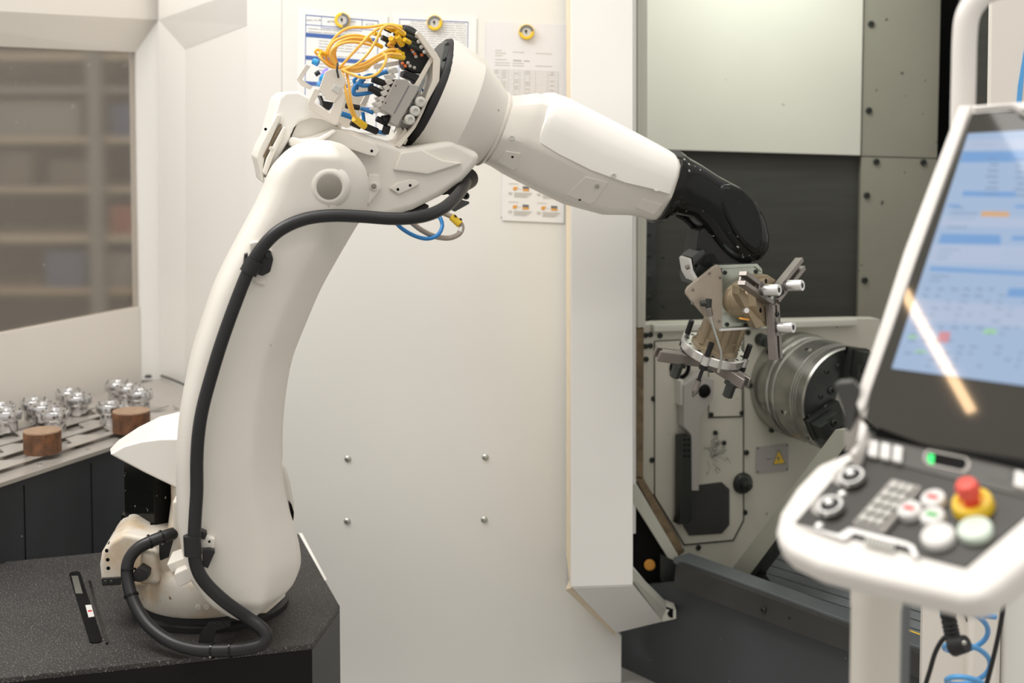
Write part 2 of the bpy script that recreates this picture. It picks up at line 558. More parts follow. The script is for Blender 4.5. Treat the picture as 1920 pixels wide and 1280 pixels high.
for x0, x1, y0, y1, m, lab in ((-60, 150, 190, 256, 'shelfgrey', 'long grey bin on the rack shelf just under its second beam, behind window'),
                               (205, 280, 195, 256, 'shelfblue', 'dark blue bin at right on the second rack shelf behind window'),
                               (-60, 60, 285, 350, 'shelfdark', 'dark brown carton at left on the third rack shelf behind window'),
                               (90, 170, 300, 350, 'shelfdark', 'dark brown carton in the middle of the third rack shelf behind window'),
                               (205, 285, 385, 440, 'shelfred', 'rusty red bin at right on the fourth rack shelf behind window'),
                               (85, 160, 470, 540, 'shelfblue', 'slate blue bin mid way along the fifth rack shelf behind window'),
                               (195, 280, 475, 540, 'shelfgrey', 'grey bin at right on the fifth rack shelf behind window')):
    P = [aty(x, y, 8.05) for x, y in ((x0, y0), (x1, y0), (x1, y1), (x0, y1))]
    tag(build('storage_bin', MB().prism(P, (0, 0.35, 0)), m, bevel=0.01), lab, 'bin')

# ================================================================== PALLET TABLE
D1 = Vector((0.4195, 0.9078, 0))
B1 = Vector((-0.9078, 0.4195, 0))
F0 = atz(0, 905, ZT)


def tp(s, b, z=0.0):
    return F0 + D1 * s + B1 * b + Vector((0, 0, z))


table = thing('pallet_table', 'workpiece table with grey locating plates and anthracite cabinet front under the window', 'table', (-1.25, 3.9, 0))
CB = Vector((CORNER.x, CORNER.y, ZT))
build('tabletop', MB().prism([tp(-1.0, 0.0), tp(0.88, 0.0), CB + Vector((0.02, -0.04, 0)), tp(-1.0, 0.53)], (0, 0, -0.012)), 'tabletop', table, bevel=0.002)
build('cabinet_front', MB().prism([tp(-1.0, 0.012, -0.012), tp(0.9, 0.012, -0.012), tp(0.9, 0.012, -ZT), tp(-1.0, 0.012, -ZT)], B1 * 0.03), 'cabinet', table)
for s in (0.09, 0.33):
    build('cabinet_joint', MB().box(tp(s, 0.0118, -0.35), D1 * 0.0007, B1 * 0.0015, (0, 0, 0.32)), 'dark', table)
for r, b in enumerate((0.075, 0.165, 0.255, 0.345)):
    up, lo = [], []
    k = 0
    s = -0.9
    while s < 0.84 - 0.1 * r * 0.3:
        d = 0.050 if k % 2 else 0.0
        lo += [tp(s, b - 0.016 + d * 0.0, 0.012), ]
        up += [tp(s, b + 0.012 + d, 0.012), tp(s + 0.045, b + 0.012 + d, 0.012)]
        s += 0.075
        k += 1
    lo.append(tp(s, b - 0.016, 0.012))
    build('locating_strip', MB().prism(lo + list(reversed(up)), (0, 0, -0.003)), 'tabletop', table, bevel=0.0006, seg=1)
    q = -0.85
    while q < 0.8:
        build('strip_spacer', MB().cyl(tp(q, b, 0), tp(q, b, 0.009), 0.006, seg=8), 'grime', table)
        q += 0.3
for s, b in ((0.02, 0.03), (0.17, 0.035), (0.34, 0.03)):
    inst('screw', SCREW, 'chrome', table, tp(s, b, 0.001), (0, 0, 1), 0.006)
inst('clamp_knob', DOME, 'bolt', table, atz(278, 706, ZT + 0.004), (0, 0, 1), 0.012)
build('edge_gasket', MB().tube([atz(302, 704, ZT + 0.004), atz(322, 711, ZT + 0.004), atz(350, 723, ZT + 0.004)], 0.0035, 6), 'grime', table)

wp_prof = [(0.0, 0.0), (0.027, 0.0), (0.028, 0.002), (0.028, 0.030), (0.037, 0.032), (0.038, 0.034), (0.038, 0.055), (0.0365, 0.057),
           (0.027, 0.058), (0.026, 0.056), (0.021, 0.048), (0.020, 0.020), (0.0, 0.020)]
wm = MB().lathe((0, 0, 0), (0, 0, 1), wp_prof, 32)
spots = [(2, 757, 'at the left picture edge, back one of two'), (13, 768, 'at the left picture edge, front one of two'),
         (64, 748, 'back one of the three behind the left rusty stock'), (80, 757, 'middle one of the three behind the left rusty stock'),
         (103, 768, 'front one of the three behind the left rusty stock'), (129, 731, 'back one of the pair in the middle group'),
         (146, 740, 'front one of the pair in the middle group'), (220, 715, 'back one of the three in the far right group'),
         (241, 722, 'middle one of the three in the far right group'), (262, 731, 'front one of the three in the far right group'),
         (206, 755, 'standing alone just behind the right rusty stock')]
first = None
ring_b = MB()
for k in range(6):
    a = 2 * PI * k / 6
    ring_b.cyl((0.0325 * math.cos(a), 0.0325 * math.sin(a), 0.0560), (0.0325 * math.cos(a), 0.0325 * math.sin(a), 0.0595), 0.0024, seg=8)
for k, (px, py, lab) in enumerate(spots):
    top = atz(px, py, ZT + 0.070)
    loc = Vector((top.x, top.y, ZT + 0.0121))
    if first is None:
        t = thing('flanged_workpiece', 'x', 'workpiece', loc)
        LOC[t] = Vector((0, 0, 0))
        first = (t, build('turned_body', wm, 'chrome', t), build('flange_bolts', ring_b, 'darksteel', t))
        r = t
    else:
        r = first[0].copy()
        COL.objects.link(r)
        for c in first[1:]:
            d = c.copy()
            COL.objects.link(d)
            d.parent = r
    r.location = loc
    r.rotation_euler = (0, 0, 0.4 * k)
    tag(r, 'bright machined flanged steel workpiece ' + lab, 'workpiece', 'machined workpieces on the table')

for px, py, lab in ((79, 806, 'rusty brown round steel stock at the left front of the table'), (246, 769, 'rusty brown round steel stock beside the white motor hood')):
    top = atz(px, py, ZT + 0.069)
    t = thing('rusty_round_stock', lab, 'workpiece', (top.x, top.y, ZT + 0.0122), 'raw round stock on the table')
    r = 34.5 * (top - CAM).dot(FW) / FPX
    build('stock_body', MB().lathe(LOC[t], (0, 0, 1), [(0, 0), (r, 0), (r, 0.054), (0, 0.054)], 40), 'rust', t)
    build('sawn_face', MB().lathe(LOC[t] + Vector((0, 0, 0.0538)), (0, 0, 1), [(0, 0), (r * 0.995, 0), (r * 0.985, 0.0032), (0, 0.0032)], 40), 'rusttop', t)

# ================================================================== PEDESTAL
ped = thing('robot_pedestal', 'black pedestal cabinet carrying the robot with one cut corner', 'pedestal', (-0.75, 3.15, 0))
pFR, pR, pRB = atz(585, 1207, ZP), atz(637, 1135, ZP), atz(560, 1000, ZP)
pFL = atz(0, 1271, ZP)
pBL = atz(0, 1050, ZP)
dv = (pFL - pFR) * 0.45
pFL2, pBL2 = pFL + dv, tp(-0.5, -0.015, ZP - ZT)
pBC = tp(0.0, -0.015, ZP - ZT)
build('top_plate', MB().prism([pFL2, pFR, pR, pRB, pBC, pBL2], (0, 0, -0.012)), 'pedtop', ped, bevel=0.002)
dn = Vector((0, 0, -(ZP - 0.012)))
e = Vector((0, 0, -0.012))
build('front_sheet', MB().prism([pFL2 + e, pFR + e, pFR + e + dn, pFL2 + e + dn], (-0.0, 0.02, 0)), 'pedfront', ped)
build('corner_sheet', MB().prism([pFR + e, pR + e, pR + e + dn, pFR + e + dn], (-0.02, 0.0, 0)), 'pedside', ped)
build('side_sheet', MB().prism([pR + e, pRB + e, pRB + e + dn, pR + e + dn], (-0.02, 0.0, 0)), 'pedside', ped)
build('edge_strip', MB().prism([atz(560, 999, ZP + 0.002), atz(566, 999, ZP + 0.002), atz(613, 1086, ZP + 0.002), atz(609, 1088, ZP + 0.002)], (0, 0, -0.03)), 'wall', ped)
PT = Plane((0, 3, ZP), (0, 0, 1))


def capsule(a, b, rr, n=8, th=0.0025, zz=0.0):
    d = (b - a).normalized()
    s = Vector((-d.y, d.x, 0))
    pts = []
    for c, sg in ((a, -1), (b, 1)):
        for k in range(n + 1):
            t = PI * k / n
            pts.append(c + s * (rr * math.cos(t) * sg * -1) + d * (rr * math.sin(t) * sg))
    return MB().prism([p + Vector((0, 0, zz + th)) for p in pts], (0, 0, -th - 0.002))


sa, sb = atz(140, 1076, ZP), atz(180, 1202, ZP)
build('slot_insert', capsule(sa, sb, 0.0125), 'dark', ped, label='black capsule shaped slot insert')
build('handle_strip', MB().prism([atz(x, y, ZP + 0.004) for x, y in ((166, 1088), (170, 1088), (203, 1203), (199, 1205))], (0, 0, -0.006)), 'black', ped)
build('silver_sticker', MB().prism([atz(x, y, ZP + 0.0034) for x, y in ((134, 1079), (146, 1079), (155, 1112), (142, 1112))], (0, 0, -0.0006)), 'zinc', ped)
st = build('warning_sticker', MB().prism([atz(x, y, ZP + 0.0034) for x, y in ((160, 1134), (171, 1133), (177, 1155), (166, 1157))], (0, 0, -0.0006)), 'button', ped, label='white sticker with a red prohibition ring')
c = atz(168.5, 1145, ZP + 0.0036)
build('prohibition_ring', MB().lathe(c, (0, 0, 1), [(0.0032, 0), (0.0048, 0), (0.0048, 0.0004), (0.0032, 0.0004), (0.0032, 0)], 20), 'redmark', st)
build('standing_figure', MB().prism([c + Vector((-0.0012, -0.003, 0.0003)), c + Vector((0.0014, -0.003, 0.0003)), c + Vector((0.0010, 0.0028, 0.0003)), c + Vector((-0.0008, 0.0028, 0.0003))], (0, 0, -0.0003)), 'inkdark', st)

# ================================================================== TURNING MACHINE
lathe = thing('turning_machine', 'large white lathe with side panel, door post, open work area and chuck', 'machine', (0.5, 4.1, 0))


def curtain(top, z0, off):
    return MB().prism(top + [Vector((p.x, p.y, z0)) for p in reversed(top)], off)


sp = build('side_panel', MB().prism([PAN.at(x, y) for x, y in ((529, -200), (1062, -200), (1062, 1105), (1165, 1192))] + [Vector((PAN.at(1165, 1192).x, PAN.at(1165, 1192).y, 0)), Vector((PAN.at(529, 1192).x, PAN.at(529, 1192).y, 0))], -PAN.n * 0.02), 'panel', lathe)
for x, y in ((652, 860), (910, 857), (651, 977), (908, 974)):
    bolt(sp, PAN, x, y, 6.5, DOME, name='rivet')

POST = Plane((0, 3.5, 1), (0, -1, 0))
build('door_post', MB().prism([POST.at(x, y) for x, y in ((1070, -200), (1187, -200), (1187, 1097), (1070, 1101))], (0, 0.28, 0)), 'post', lathe, bevel=0.003)
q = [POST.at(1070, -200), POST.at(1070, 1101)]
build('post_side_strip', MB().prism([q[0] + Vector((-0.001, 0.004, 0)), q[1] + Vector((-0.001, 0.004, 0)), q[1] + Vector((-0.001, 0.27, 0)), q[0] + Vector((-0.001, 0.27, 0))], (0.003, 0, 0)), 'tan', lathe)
fa, fb = POST.at(1072, 1102), POST.at(1186, 1098)
fc, fd = aty(1244, 1165, 3.72), aty(1154, 1187, 3.72)
build('post_foot', MB().prism([fa, fb, fc, fd], (0.0, 0.10, 0.03)), 'post', lathe, bevel=0.003)
build('foot_cap', MB().prism([aty(1240, 1144, 3.70), aty(1268, 1143, 3.70), aty(1268, 1160, 3.70), aty(1242, 1166, 3.70)], (0, 0.08, 0)), 'intcream', lathe, bevel=0.002)
build('foot_edge', MB().prism([aty(1187, 1090, 3.51), aty(1190, 1086, 3.51), aty(1252, 1146, 3.71), aty(1243, 1165, 3.71)], (0, 0.05, 0.01)), 'intcream', lathe)
build('foot_side_strip', MB().prism([aty(1060, 1105, 3.77), aty(1071, 1102, 3.52), aty(1154, 1187, 3.73), aty(1152, 1192, 3.78)], (0.01, 0.01, 0.02)), 'tan', lathe)

JM = Plane((0, 3.84, 1), (0, -1, 0))
build('door_frame', MB().slab(JM, [(1180, -200), (1214, -200), (1214, 300), (1210, 614), (1180, 614)], 0, -0.25), 'intcream', lathe, bevel=0.002)
build('frame_lip', MB().slab(JM, [(1186, -200), (1193, -200), (1192, 1000), (1186, 1000)], 0.012, 0), 'post', lathe)
build('oily_seal', MB().slab(JM, [(1193, 616), (1207, 616), (1206, 896), (1194, 893)], 0.002, -0.10), 'brown', lathe)
build('inner_lip', MB().slab(JM, [(1196, -200), (1201, -200), (1201, 614), (1196, 614)], 0.006, 0), 'intcream', lathe)
build('diagonal_seal', MB().slab(JM, [(1192, 897), (1206, 898), (1282, 1032), (1270, 1047)], 0.006, -0.10), 'brown', lathe, bevel=0.002)
build('diagonal_lip', MB().slab(JM, [(1187, 906), (1194, 908), (1272, 1042), (1268, 1060), (1252, 1046), (1187, 942)], 0.016, -0.05), 'intcream', lathe, bevel=0.003)

BK = Plane((1.0, 4.42, 1), (0.02, -1, 0))
build('upper_back_panel', MB().slab(BK, [(1205, -200), (1622, -200), (1613, 291), (1205, 279)], 0.02, 0), 'intcream', lathe)
build('slate_back_panel', MB().slab(BK, [(1205, 270), (1613, 282), (1608, 640), (1205, 640)], -0.01, -0.03), 'slate', lathe)
build('side_strip_panel', MB().slab(BK, [(1210, 285), (1230, 285), (1229, 640), (1210, 640)], 0.004, -0.01), 'darksteel', lathe)
for y in (440, 480, 520, 558, 598):
    bolt(lathe, BK, 1217, y, 5, w=0.004)
for y in (482, 573):
    bolt(lathe, BK, 1243, y, 4, HOLE, 'bolt', w=-0.01, name='rivet')
build('right_upper_plate', MB().slab(BK, [(1624, -200), (1768, -200), (1757, 296), (1615, 292)], 0.012, -0.02), 'intgreen', lathe)
build('right_lower_plate', MB().slab(BK, [(1615, 294), (1757, 298), (1745, 760), (1605, 760)], 0.012, -0.02), 'intgreen', lathe)
for x, y in ((1633, 45), (1629, 207), (1643, 303), (1731, 304), (1625, 366), (1621, 525), (1612, 640)):
    bolt(lathe, BK, x, y, 6, w=0.012)
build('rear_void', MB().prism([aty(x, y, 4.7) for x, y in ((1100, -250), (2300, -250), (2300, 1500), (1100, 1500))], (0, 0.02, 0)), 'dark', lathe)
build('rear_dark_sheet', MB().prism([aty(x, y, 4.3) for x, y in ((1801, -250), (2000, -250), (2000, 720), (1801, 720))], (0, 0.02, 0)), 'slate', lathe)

# headstock wall
HS = Plane((0.81, 4.05, 1), (0.375, -0.927, 0))
hs = build('headstock_wall', MB().slab(HS, [(1194, 612), (1235, 606), (1608, 598), (1650, 598), (1650, 818), (1558, 818), (1362, 1082), (1340, 1110), (1194, 1110)], 0, -0.05), 'headstock', lathe)
build('headstock_ledge', MB().slab(HS, [(1226, 609), (1608, 598), (1608, 611), (1226, 623)], 0.02, 0), 'intcream', lathe, bevel=0.004)
build('cover_gasket', MB().slab(HS, [(1227, 639), (1395, 630), (1395.5, 976), (1376, 1014), (1283, 1022.5), (1227, 931)], 0.003, 0), 'grime', lathe)
cov = [(1229, 641), (1393, 632), (1393, 975), (1374, 1011.5), (1284, 1020), (1229, 930)]
build('access_cover', MB().slab(HS, cov, 0.007, 0), 'headstock', lathe, bevel=0.001)
build('small_cover_gasket', MB().slab(HS, [(1328.5, 648), (1392, 645), (1392, 782), (1328.5, 784)], 0.009, 0.006), 'grime', lathe)
build('small_cover', MB().slab(HS, [(1330, 650), (1390.5, 647), (1390.5, 779.5), (1330, 781)], 0.011, 0.006), 'headstock', lathe, bevel=0.001)
for x, y in ((1210, 628), (1219, 627), (1210, 649), (1219, 648), (1211, 673), (1237, 629), (1225, 747), (1234, 741), (1233, 748), (1222, 862), (1224, 931), (1402, 623),
             (1405, 722), (1446, 806), (1278, 806), (1276, 850), (1399, 848), (1396, 960), (1309, 1026), (1277, 1031)):
    bolt(hs, HS, x, y, 5.2)
for x, y in ((1333, 777), (1390, 774), (1341, 811), (1357, 830)):
    bolt(hs, HS, x, y, 4.6, w=0.011)
build('probe_arm', MB().slab(HS, [(1283, 722), (1312, 700), (1340, 712), (1337, 748), (1313, 786), (1311, 920), (1296, 920), (1296, 815), (1282, 800)], 0.05, 0.015), 'grey', lathe, bevel=0.003)
build('probe_arm_edge', MB().slab(HS, [(1276, 715), (1282, 712), (1282, 758), (1276, 760)], 0.04, 0.0), 'lgrey', lathe)
build('floor_cover', MB().slab(HS, [(1296, 911), (1354, 904), (1368, 917), (1368, 984), (1354, 1000), (1293, 1004), (1276, 976), (1270, 916)], 0.012, 0.005), 'rail', lathe, bevel=0.001)
br = build('clamp_bar', MB().slab(HS, [(1277, 818), (1297, 818), (1298, 973), (1293, 982), (1272, 984), (1276, 970)], 0.055, 0.02), 'bolt', lathe, bevel=0.003)
for y in (824, 834, 844, 855):
    bolt(br, HS, 1284, y, 2.4, HOLE, w=0.055, name='hole')
    bolt(br, HS, 1291, y, 2.4, HOLE, w=0.055, name='hole')
bolt(lathe, HS, 1321, 733, 13, DOME, 'dark', w=0.05, name='pivot_cap')
c = HS.at(1389, 904)
mp = HS.mpp(1389, 904)
kn = build('clamp_knob', MB().lathe(c, HS.n, [(0, 0), (20 * mp, 0), (20 * mp, 0.015), (17 * mp, 0.022), (11 * mp, 0.024), (10 * mp, 0.04), (5 * mp, 0.043), (4 * mp, 0.05), (0, 0.05)], 24), 'bolt', lathe)
c = HS.at(1272, 688)
build('round_port', MB().lathe(c, HS.n, [(0, 0), (21 * mp, 0), (21 * mp, 0.012), (17 * mp, 0.014), (14 * mp, 0.006), (0, 0.006)], 24), 'dark', lathe)
c = HS.at(1425, 636)
build('stop_pin', MB().lathe(c, HS.n, [(0, 0), (12 * mp, 0), (12 * mp, 0.03), (9 * mp, 0.032), (9 * mp, 0.05), (0, 0.05)], 18), 'bolt', lathe)
pl = build('warning_plate', MB().slab(HS, [(1418, 838), (1478, 832), (1478, 882), (1418, 887)], 0.003, 0), 'grey', lathe, label='grey riveted plate with yellow warning triangle')
build('triangle_border', MB().slab(HS, [(1460, 841), (1448.5, 871.5), (1473.5, 869)], 0.0036, 0.003), 'inkdark', pl)
build('warning_triangle', MB().slab(HS, [(1460, 845), (1451, 870), (1471.5, 867.5)], 0.0044, 0.003), 'yellow', pl)
build('lightning_mark', MB().slab(HS, [(1460, 853), (1456.5, 860.5), (1459.5, 860), (1458, 867), (1463, 857.5), (1460, 858)], 0.005, 0.004), 'inkdark', pl)
build('text_line', MB().slab(HS, [(1437, 860), (1447, 859.2), (1447, 861), (1437, 861.8)], 0.0034, 0.003), 'inkdark', pl)
for x, y in ((1421, 840), (1475.5, 835), (1475.5, 879), (1421, 884)):
    bolt(pl, HS, x, y, 1.8, HOLE, 'bolt', w=0.003, name='rivet')

# chip tangles caught on the cover
random.seed(3)
ch = MB()
for k in range(16):
    x, y = random.uniform(1330, 1352), random.uniform(820, 862)
    pts = []
    for j in range(7):
        x += random.uniform(-9, 9)
        y += random.uniform(-6, 9)
        pts.append(HS.at(x, y, 0.010 + random.uniform(0, 0.02)))
    ch.tube(pts, 0.0005, 4, 3)
build('chip_tangle', ch, 'darksteel', lathe, kind='stuff', label='fine tangle of dark metal chips')

# chuck
CC = HS.at(1490, 718)
mpc = HS.mpp(1490, 718)
R = 97 * mpc
n = HS.n
ck = build('chuck_body', MB().lathe(CC, n, [(0, -0.01), (R, 0), (R * 1.0, 0.055), (R * 0.985, 0.06), (R * 0.985, 0.078), (R * 0.955, 0.082), (R * 0.955, 0.098), (R * 0.99, 0.102),
           (R * 0.99, 0.112), (R * 0.965, 0.114), (R * 0.965, 0.119), (R * 0.985, 0.121), (R * 0.985, 0.200), (R * 0.975, 0.201), (R * 0.975, 0.204), (R * 0.985, 0.205), (R * 0.985, 0.212),
           (R * 0.972, 0.213), (R * 0.972, 0.216), (R * 0.985, 0.217), (R * 0.985, 0.224), (R * 0.972, 0.225), (R * 0.972, 0.228), (R * 0.985, 0.229), (R * 0.985, 0.256), (R * 0.96, 0.262), (0, 0.262)], 72), 'steel', lathe, sharp=30)
fc_ = CC + n * 0.262
build('chuck_face', MB().lathe(fc_, n, [(0, -0.01), (R * 0.955, -0.01), (R * 0.955, 0.002), (R * 0.30, 0.002), (R * 0.29, -0.008), (0, -0.008)], 60), 'darksteel', lathe)
E1, E2 = HS.r, HS.u


def face(r, ang, h=0.0):
    a = math.radians(ang)
    return fc_ + E1 * (r * math.cos(a)) + E2 * (r * math.sin(a)) + n * h


for ang in (82, 207, 325):
    a = math.radians(ang)
    rd, tg = E1 * math.cos(a) + E2 * math.sin(a), -E1 * math.sin(a) + E2 * math.cos(a)
    jm = MB().box(face(R * 0.62, ang, 0.012), rd * R * 0.36, tg * 0.030, n * 0.012).box(face(R * 0.72, ang, 0.036), rd * R * 0.24, tg * 0.022, n * 0.016).box(face(R * 0.86, ang, 0.058), rd * R * 0.10, tg * 0.022, n * 0.010)
    j = build('chuck_jaw', jm, 'bolt', lathe, bevel=0.0015)
    inst('jaw_screw', BOLT, None, j, face(R * 0.62, ang, 0.050), n, 0.010)
    build('jaw_slot', MB().box(face(R * 0.93, ang, 0.003), rd * R * 0.055, tg * 0.034, n * 0.002), 'dark', lathe)
for rr, ang in ((0.45, 150), (0.62, 168), (0.5, 190), (0.75, 130), (0.7, 110), (0.55, 255), (0.72, 270), (0.5, 20), (0.7, 35)):
    inst('bolt', BOLT, None, ck, face(R * rr, ang, 0.001), n, 0.011 if rr < 0.6 else 0.007)
for hh, ang in ((0.155, 196), (0.16, 118), (0.235, 222), (0.165, 240)):
    a = math.radians(ang)
    rd = E1 * math.cos(a) + E2 * math.sin(a)
    inst('hole', HOLE, None, ck, CC + n * hh + rd * R * 0.984, rd, 0.006)
    inst('screw', SCREW, None, ck, CC + n * (hh + 0.016) + rd * R * 0.984, rd, 0.006)

# front base, sill rail and bed covers
q0 = aty(1265, 1055, 3.75)
LF = Plane(q0, (-0.79, -0.613, 0))
build('front_base', curtain([LF.at(x, y) for x, y in ((1160, 1100), (1272, 1092), (1800, 1282))], 0, -LF.n * 0.03), 'bluegrey', lathe)
rail = build('sill_rail', MB().slab(LF, [(1268, 1056), (1800, 1252), (1800, 1300), (1262, 1100)], 0.03, -0.02), 'rail', lathe, bevel=0.002)
build('sill_edge', MB().slab(LF, [(1262, 1044), (1800, 1240), (1800, 1251), (1262, 1055)], 0.012, -0.05), 'railtop', lathe, bevel=0.002)
for x, y, r in ((1432, 1143, 6), (1480, 1158, 2.5)):
    bolt(rail, LF, x, y, r, w=0.03)
build('chip_cavity', MB().prism([aty(x, y, 3.86) for x, y in ((1170, 900), (1275, 1040), (1275, 1168), (1232, 1150), (1170, 1100))], (0, 0.02, 0)), 'dark', lathe)
c = aty(1218, 1058, 3.855)
build('orange_plug', MB().lathe(c, (0, -1, 0), [(0, 0), (0.0155, 0), (0.0155, 0.006), (0.012, 0.009), (0, 0.009)], 20), 'inkorange', lathe, label='orange plug in the dark cavity')
build('cavity_block', MB().prism([aty(x, y, 3.82) for x, y in ((1238, 1040), (1268, 1052), (1264, 1100), (1238, 1090))], (0, 0.03, 0)), 'bolt', lathe, bevel=0.003)
c1, c2, c3 = aty(1205, 1128, 3.78), aty(1235, 1140, 3.74), aty(1262, 1150, 3.70)
build('cavity_ledge', MB().tube([c1, c2, c3], 0.012, 8), 'dark', lathe)

IN = -0.16
build('bed_void', MB().slab(LF, [(1410, 1090), (1612, 808), (1850, 790), (1850, 1300), (1410, 1140)], IN - 0.16, IN - 0.18), 'dark', lathe)
build('bed_guard', MB().slab(LF, [(1566, 805), (1615, 805), (1404, 1080), (1440, 1128), (1350, 1100), (1360, 1082)], IN + 0.02, IN - 0.01), 'bedgreen', lathe, bevel=0.002)
build('bed_guard_edge', MB().slab(LF, [(1608, 805), (1622, 805), (1414, 1081), (1450, 1130), (1440, 1130), (1404, 1080)], IN + 0.022, IN - 0.02), 'bolt', lathe)
for k in range(6):
    t0, t1 = k / 6, (k + 1) / 6
    def bp(px, t):
        y = (1012 + (px - 1450) * 0.30) + t * (92 + (px - 1450) * 0.02)
        return LF.at(px - 22 * t, y, IN - 0.13 + 0.10 * t)
    P = [bp(1452, t0 + 0.01), bp(1850, t0 + 0.01), bp(1850, t1), bp(1452, t1)]
    build('bed_cover_slat', MB().prism(P, (0, 0.006, -0.004)), 'railtop', lathe, bevel=0.0008, seg=1)
build('bed_shelf', MB().slab(LF, [(1440, 1118), (1850, 1262), (1850, 1285), (1440, 1140)], IN + 0.06, IN + 0.02), 'dark', lathe)
build('yellow_pipe', MB().cyl(LF.at(1600, 1146, IN + 0.05), LF.at(1800, 1219, IN + 0.05), 0.005, seg=10), 'yellow', lathe, label='yellow pipe behind the sill')

# white claddings at the right edge
RC = Plane((0.95, 3.0, 1), (-0.12, -1, 0))
uc = build('upper_cladding', MB().slab(RC, [(1863, -250), (2700, -250), (2700, 1000), (1843, 1000)], 0, -0.03), 'wallwarm', lathe, bevel=0.003)
build('blue_stripe', MB().slab(RC, [(1926, 60), (1935, 60), (1921, 130), (1915, 195), (1906, 195), (1909, 160)], 0.002, 0), 'skyblue', uc, label='tapering blue stripe')
lc = [RC.at(1734, 960), RC.at(1826, 960)]
build('lower_cladding', curtain(lc, 0, -RC.n * 0.03), 'wallwarm', lathe, bevel=0.003)
lc = [RC.at(1823, 960, 0.03), RC.at(1884, 960, 0.03)]
build('side_cladding', curtain(lc, 0, -RC.n * 0.05), 'wallwarm', lathe, bevel=0.012, seg=3)
lc = [RC.at(1884, 960, 0.015), RC.at(2700, 960, 0.015)]
build('end_cladding', curtain(lc, 0, -RC.n * 0.05), 'panel', lathe, bevel=0.012, seg=3)
build('cladding_notch', MB().slab(RC, [(1772, 1090), (1823, 1090), (1823, 1184)], 0.003, -0.001), 'dark', lathe)

# ================================================================== PAPERS AND MAGNETS
def sheet(name, lab, cat, pix, m, th=0.0012):
    c = PAN.at(*pix[3])
    t = thing(name, lab, cat, c, 'papers on the white panel')
    build('sheet', MB().slab(PAN, pix, 0.0015 + th, 0.0015), m, t)
    return t


class Grid:
    def __init__(s, t, pix):
        s.t, s.q = t, [PAN.at(x, y) for x, y in pix]

    def p(s, u, v, w):
        a, b, c, d = s.q
        return (a * (1 - u) + b * u) * (1 - v) + (d * (1 - u) + c * u) * v + PAN.n * w

    def rect(s, mb, u0, v0, u1, v1, w=0.0031):
        mb.prism([s.p(u0, v0, w), s.p(u1, v0, w), s.p(u1, v1, w), s.p(u0, v1, w)], -PAN.n * 0.0003)


def writing(parent, txt, pos, r, u, size, m, align='CENTER', name='lettering'):
    cu = bpy.data.curves.new(name, 'FONT')
    cu.body = txt
    cu.size = size
    cu.align_x = align
    cu.align_y = 'CENTER'
    tmp = bpy.data.objects.new(name, cu)
    COL.objects.link(tmp)
    me = bpy.data.meshes.new_from_object(tmp.evaluated_get(bpy.context.evaluated_depsgraph_get()))
    bpy.data.objects.remove(tmp)
    bpy.data.curves.remove(cu)
    me.materials.clear()
    me.materials.append(M[m])
    o = bpy.data.objects.new(name, me)
    COL.objects.link(o)
    o['kind'] = 'stuff'
    o.parent = parent
    r, u = r.normalized(), u.normalized()
    nn = r.cross(u)
    mm = Matrix((r, nn.cross(r), nn)).transposed().to_4x4()
    mm.translation = pos - LOC[parent]
    o.matrix_local = mm
    return o


def lines(g, mb, u0, u1, v0, v1, k, rnd, gaps=True, h=0.30):
    for i in range(k):
        v = v0 + (v1 - v0) * i / max(1, k - 1)
        u = u0
        while u < u1 - 0.01:
            w = rnd.uniform(0.04, 0.16)
            e = min(u1, u + w)
            g.rect(mb, u, v, e, v + (v1 - v0) / max(1, k - 1) * h)
            u = e + 0.012
            if gaps and rnd.random() < 0.07:
                break


rn = random.Random(5)
px1 = [(558, 16), (727, 30), (722, 252), (556, 240)]
t1 = sheet('printed_notice', 'notice with blue title bars under the leftmost yellow magnet', 'paper', px1, 'paper')
g = Grid(t1, px1)
fr, tx, bl = MB(), MB(), MB()
for a in ((0.09, 0.045, 0.90, 0.053), (0.09, 0.125, 0.90, 0.131), (0.09, 0.045, 0.097, 0.98), (0.893, 0.045, 0.90, 0.98), (0.265, 0.045, 0.270, 0.145), (0.715, 0.045, 0.722, 0.128), (0.265, 0.142, 0.72, 0.147)):
    g.rect(fr, *a)
for v in (0.195, 0.385, 0.60, 0.78):
    g.rect(bl, 0.09, v, 0.90, v + 0.035)
lines(g, tx, 0.12, 0.55, 0.155, 0.18, 2, rn)
lines(g, tx, 0.24, 0.80, 0.25, 0.37, 6, rn)
lines(g, tx, 0.24, 0.80, 0.44, 0.58, 6, rn)
lines(g, tx, 0.24, 0.80, 0.65, 0.76, 5, rn)
lines(g, tx, 0.24, 0.80, 0.83, 0.95, 6, rn)
build('table_border', fr, 'inkblue', t1)
build('title_bars', bl, 'inkblue', t1)
build('text_lines', tx, 'ink', t1, kind='stuff')
writing(t1, 'DGM_3-2_08', g.p(0.18, 0.087, 0.0034), PAN.r, PAN.u, 0.0068, 'inkdark')
writing(t1, 'BETRIEBSANWEISUNG', g.p(0.49, 0.080, 0.0034), PAN.r, PAN.u, 0.0075, 'inkdark')
writing(t1, 'V.2.0.', g.p(0.808, 0.088, 0.0034), PAN.r, PAN.u, 0.0105, 'inkdark')

px2 = [(737, 26), (894, 33), (890, 250), (735, 244)]
t2 = sheet('printed_notice', 'densely printed notice with blue border under the middle yellow magnet', 'paper', px2, 'paper')
g = Grid(t2, px2)
fr, tx = MB(), MB()
for a in ((0.075, 0.04, 0.90, 0.047), (0.075, 0.04, 0.082, 0.98), (0.893, 0.04, 0.90, 0.98)):
    g.rect(fr, *a)
lines(g, tx, 0.21, 0.88, 0.055, 0.96, 46, rn, False)
build('table_border', fr, 'inkblue', t2)
build('text_lines', tx, 'ink', t2, kind='stuff')

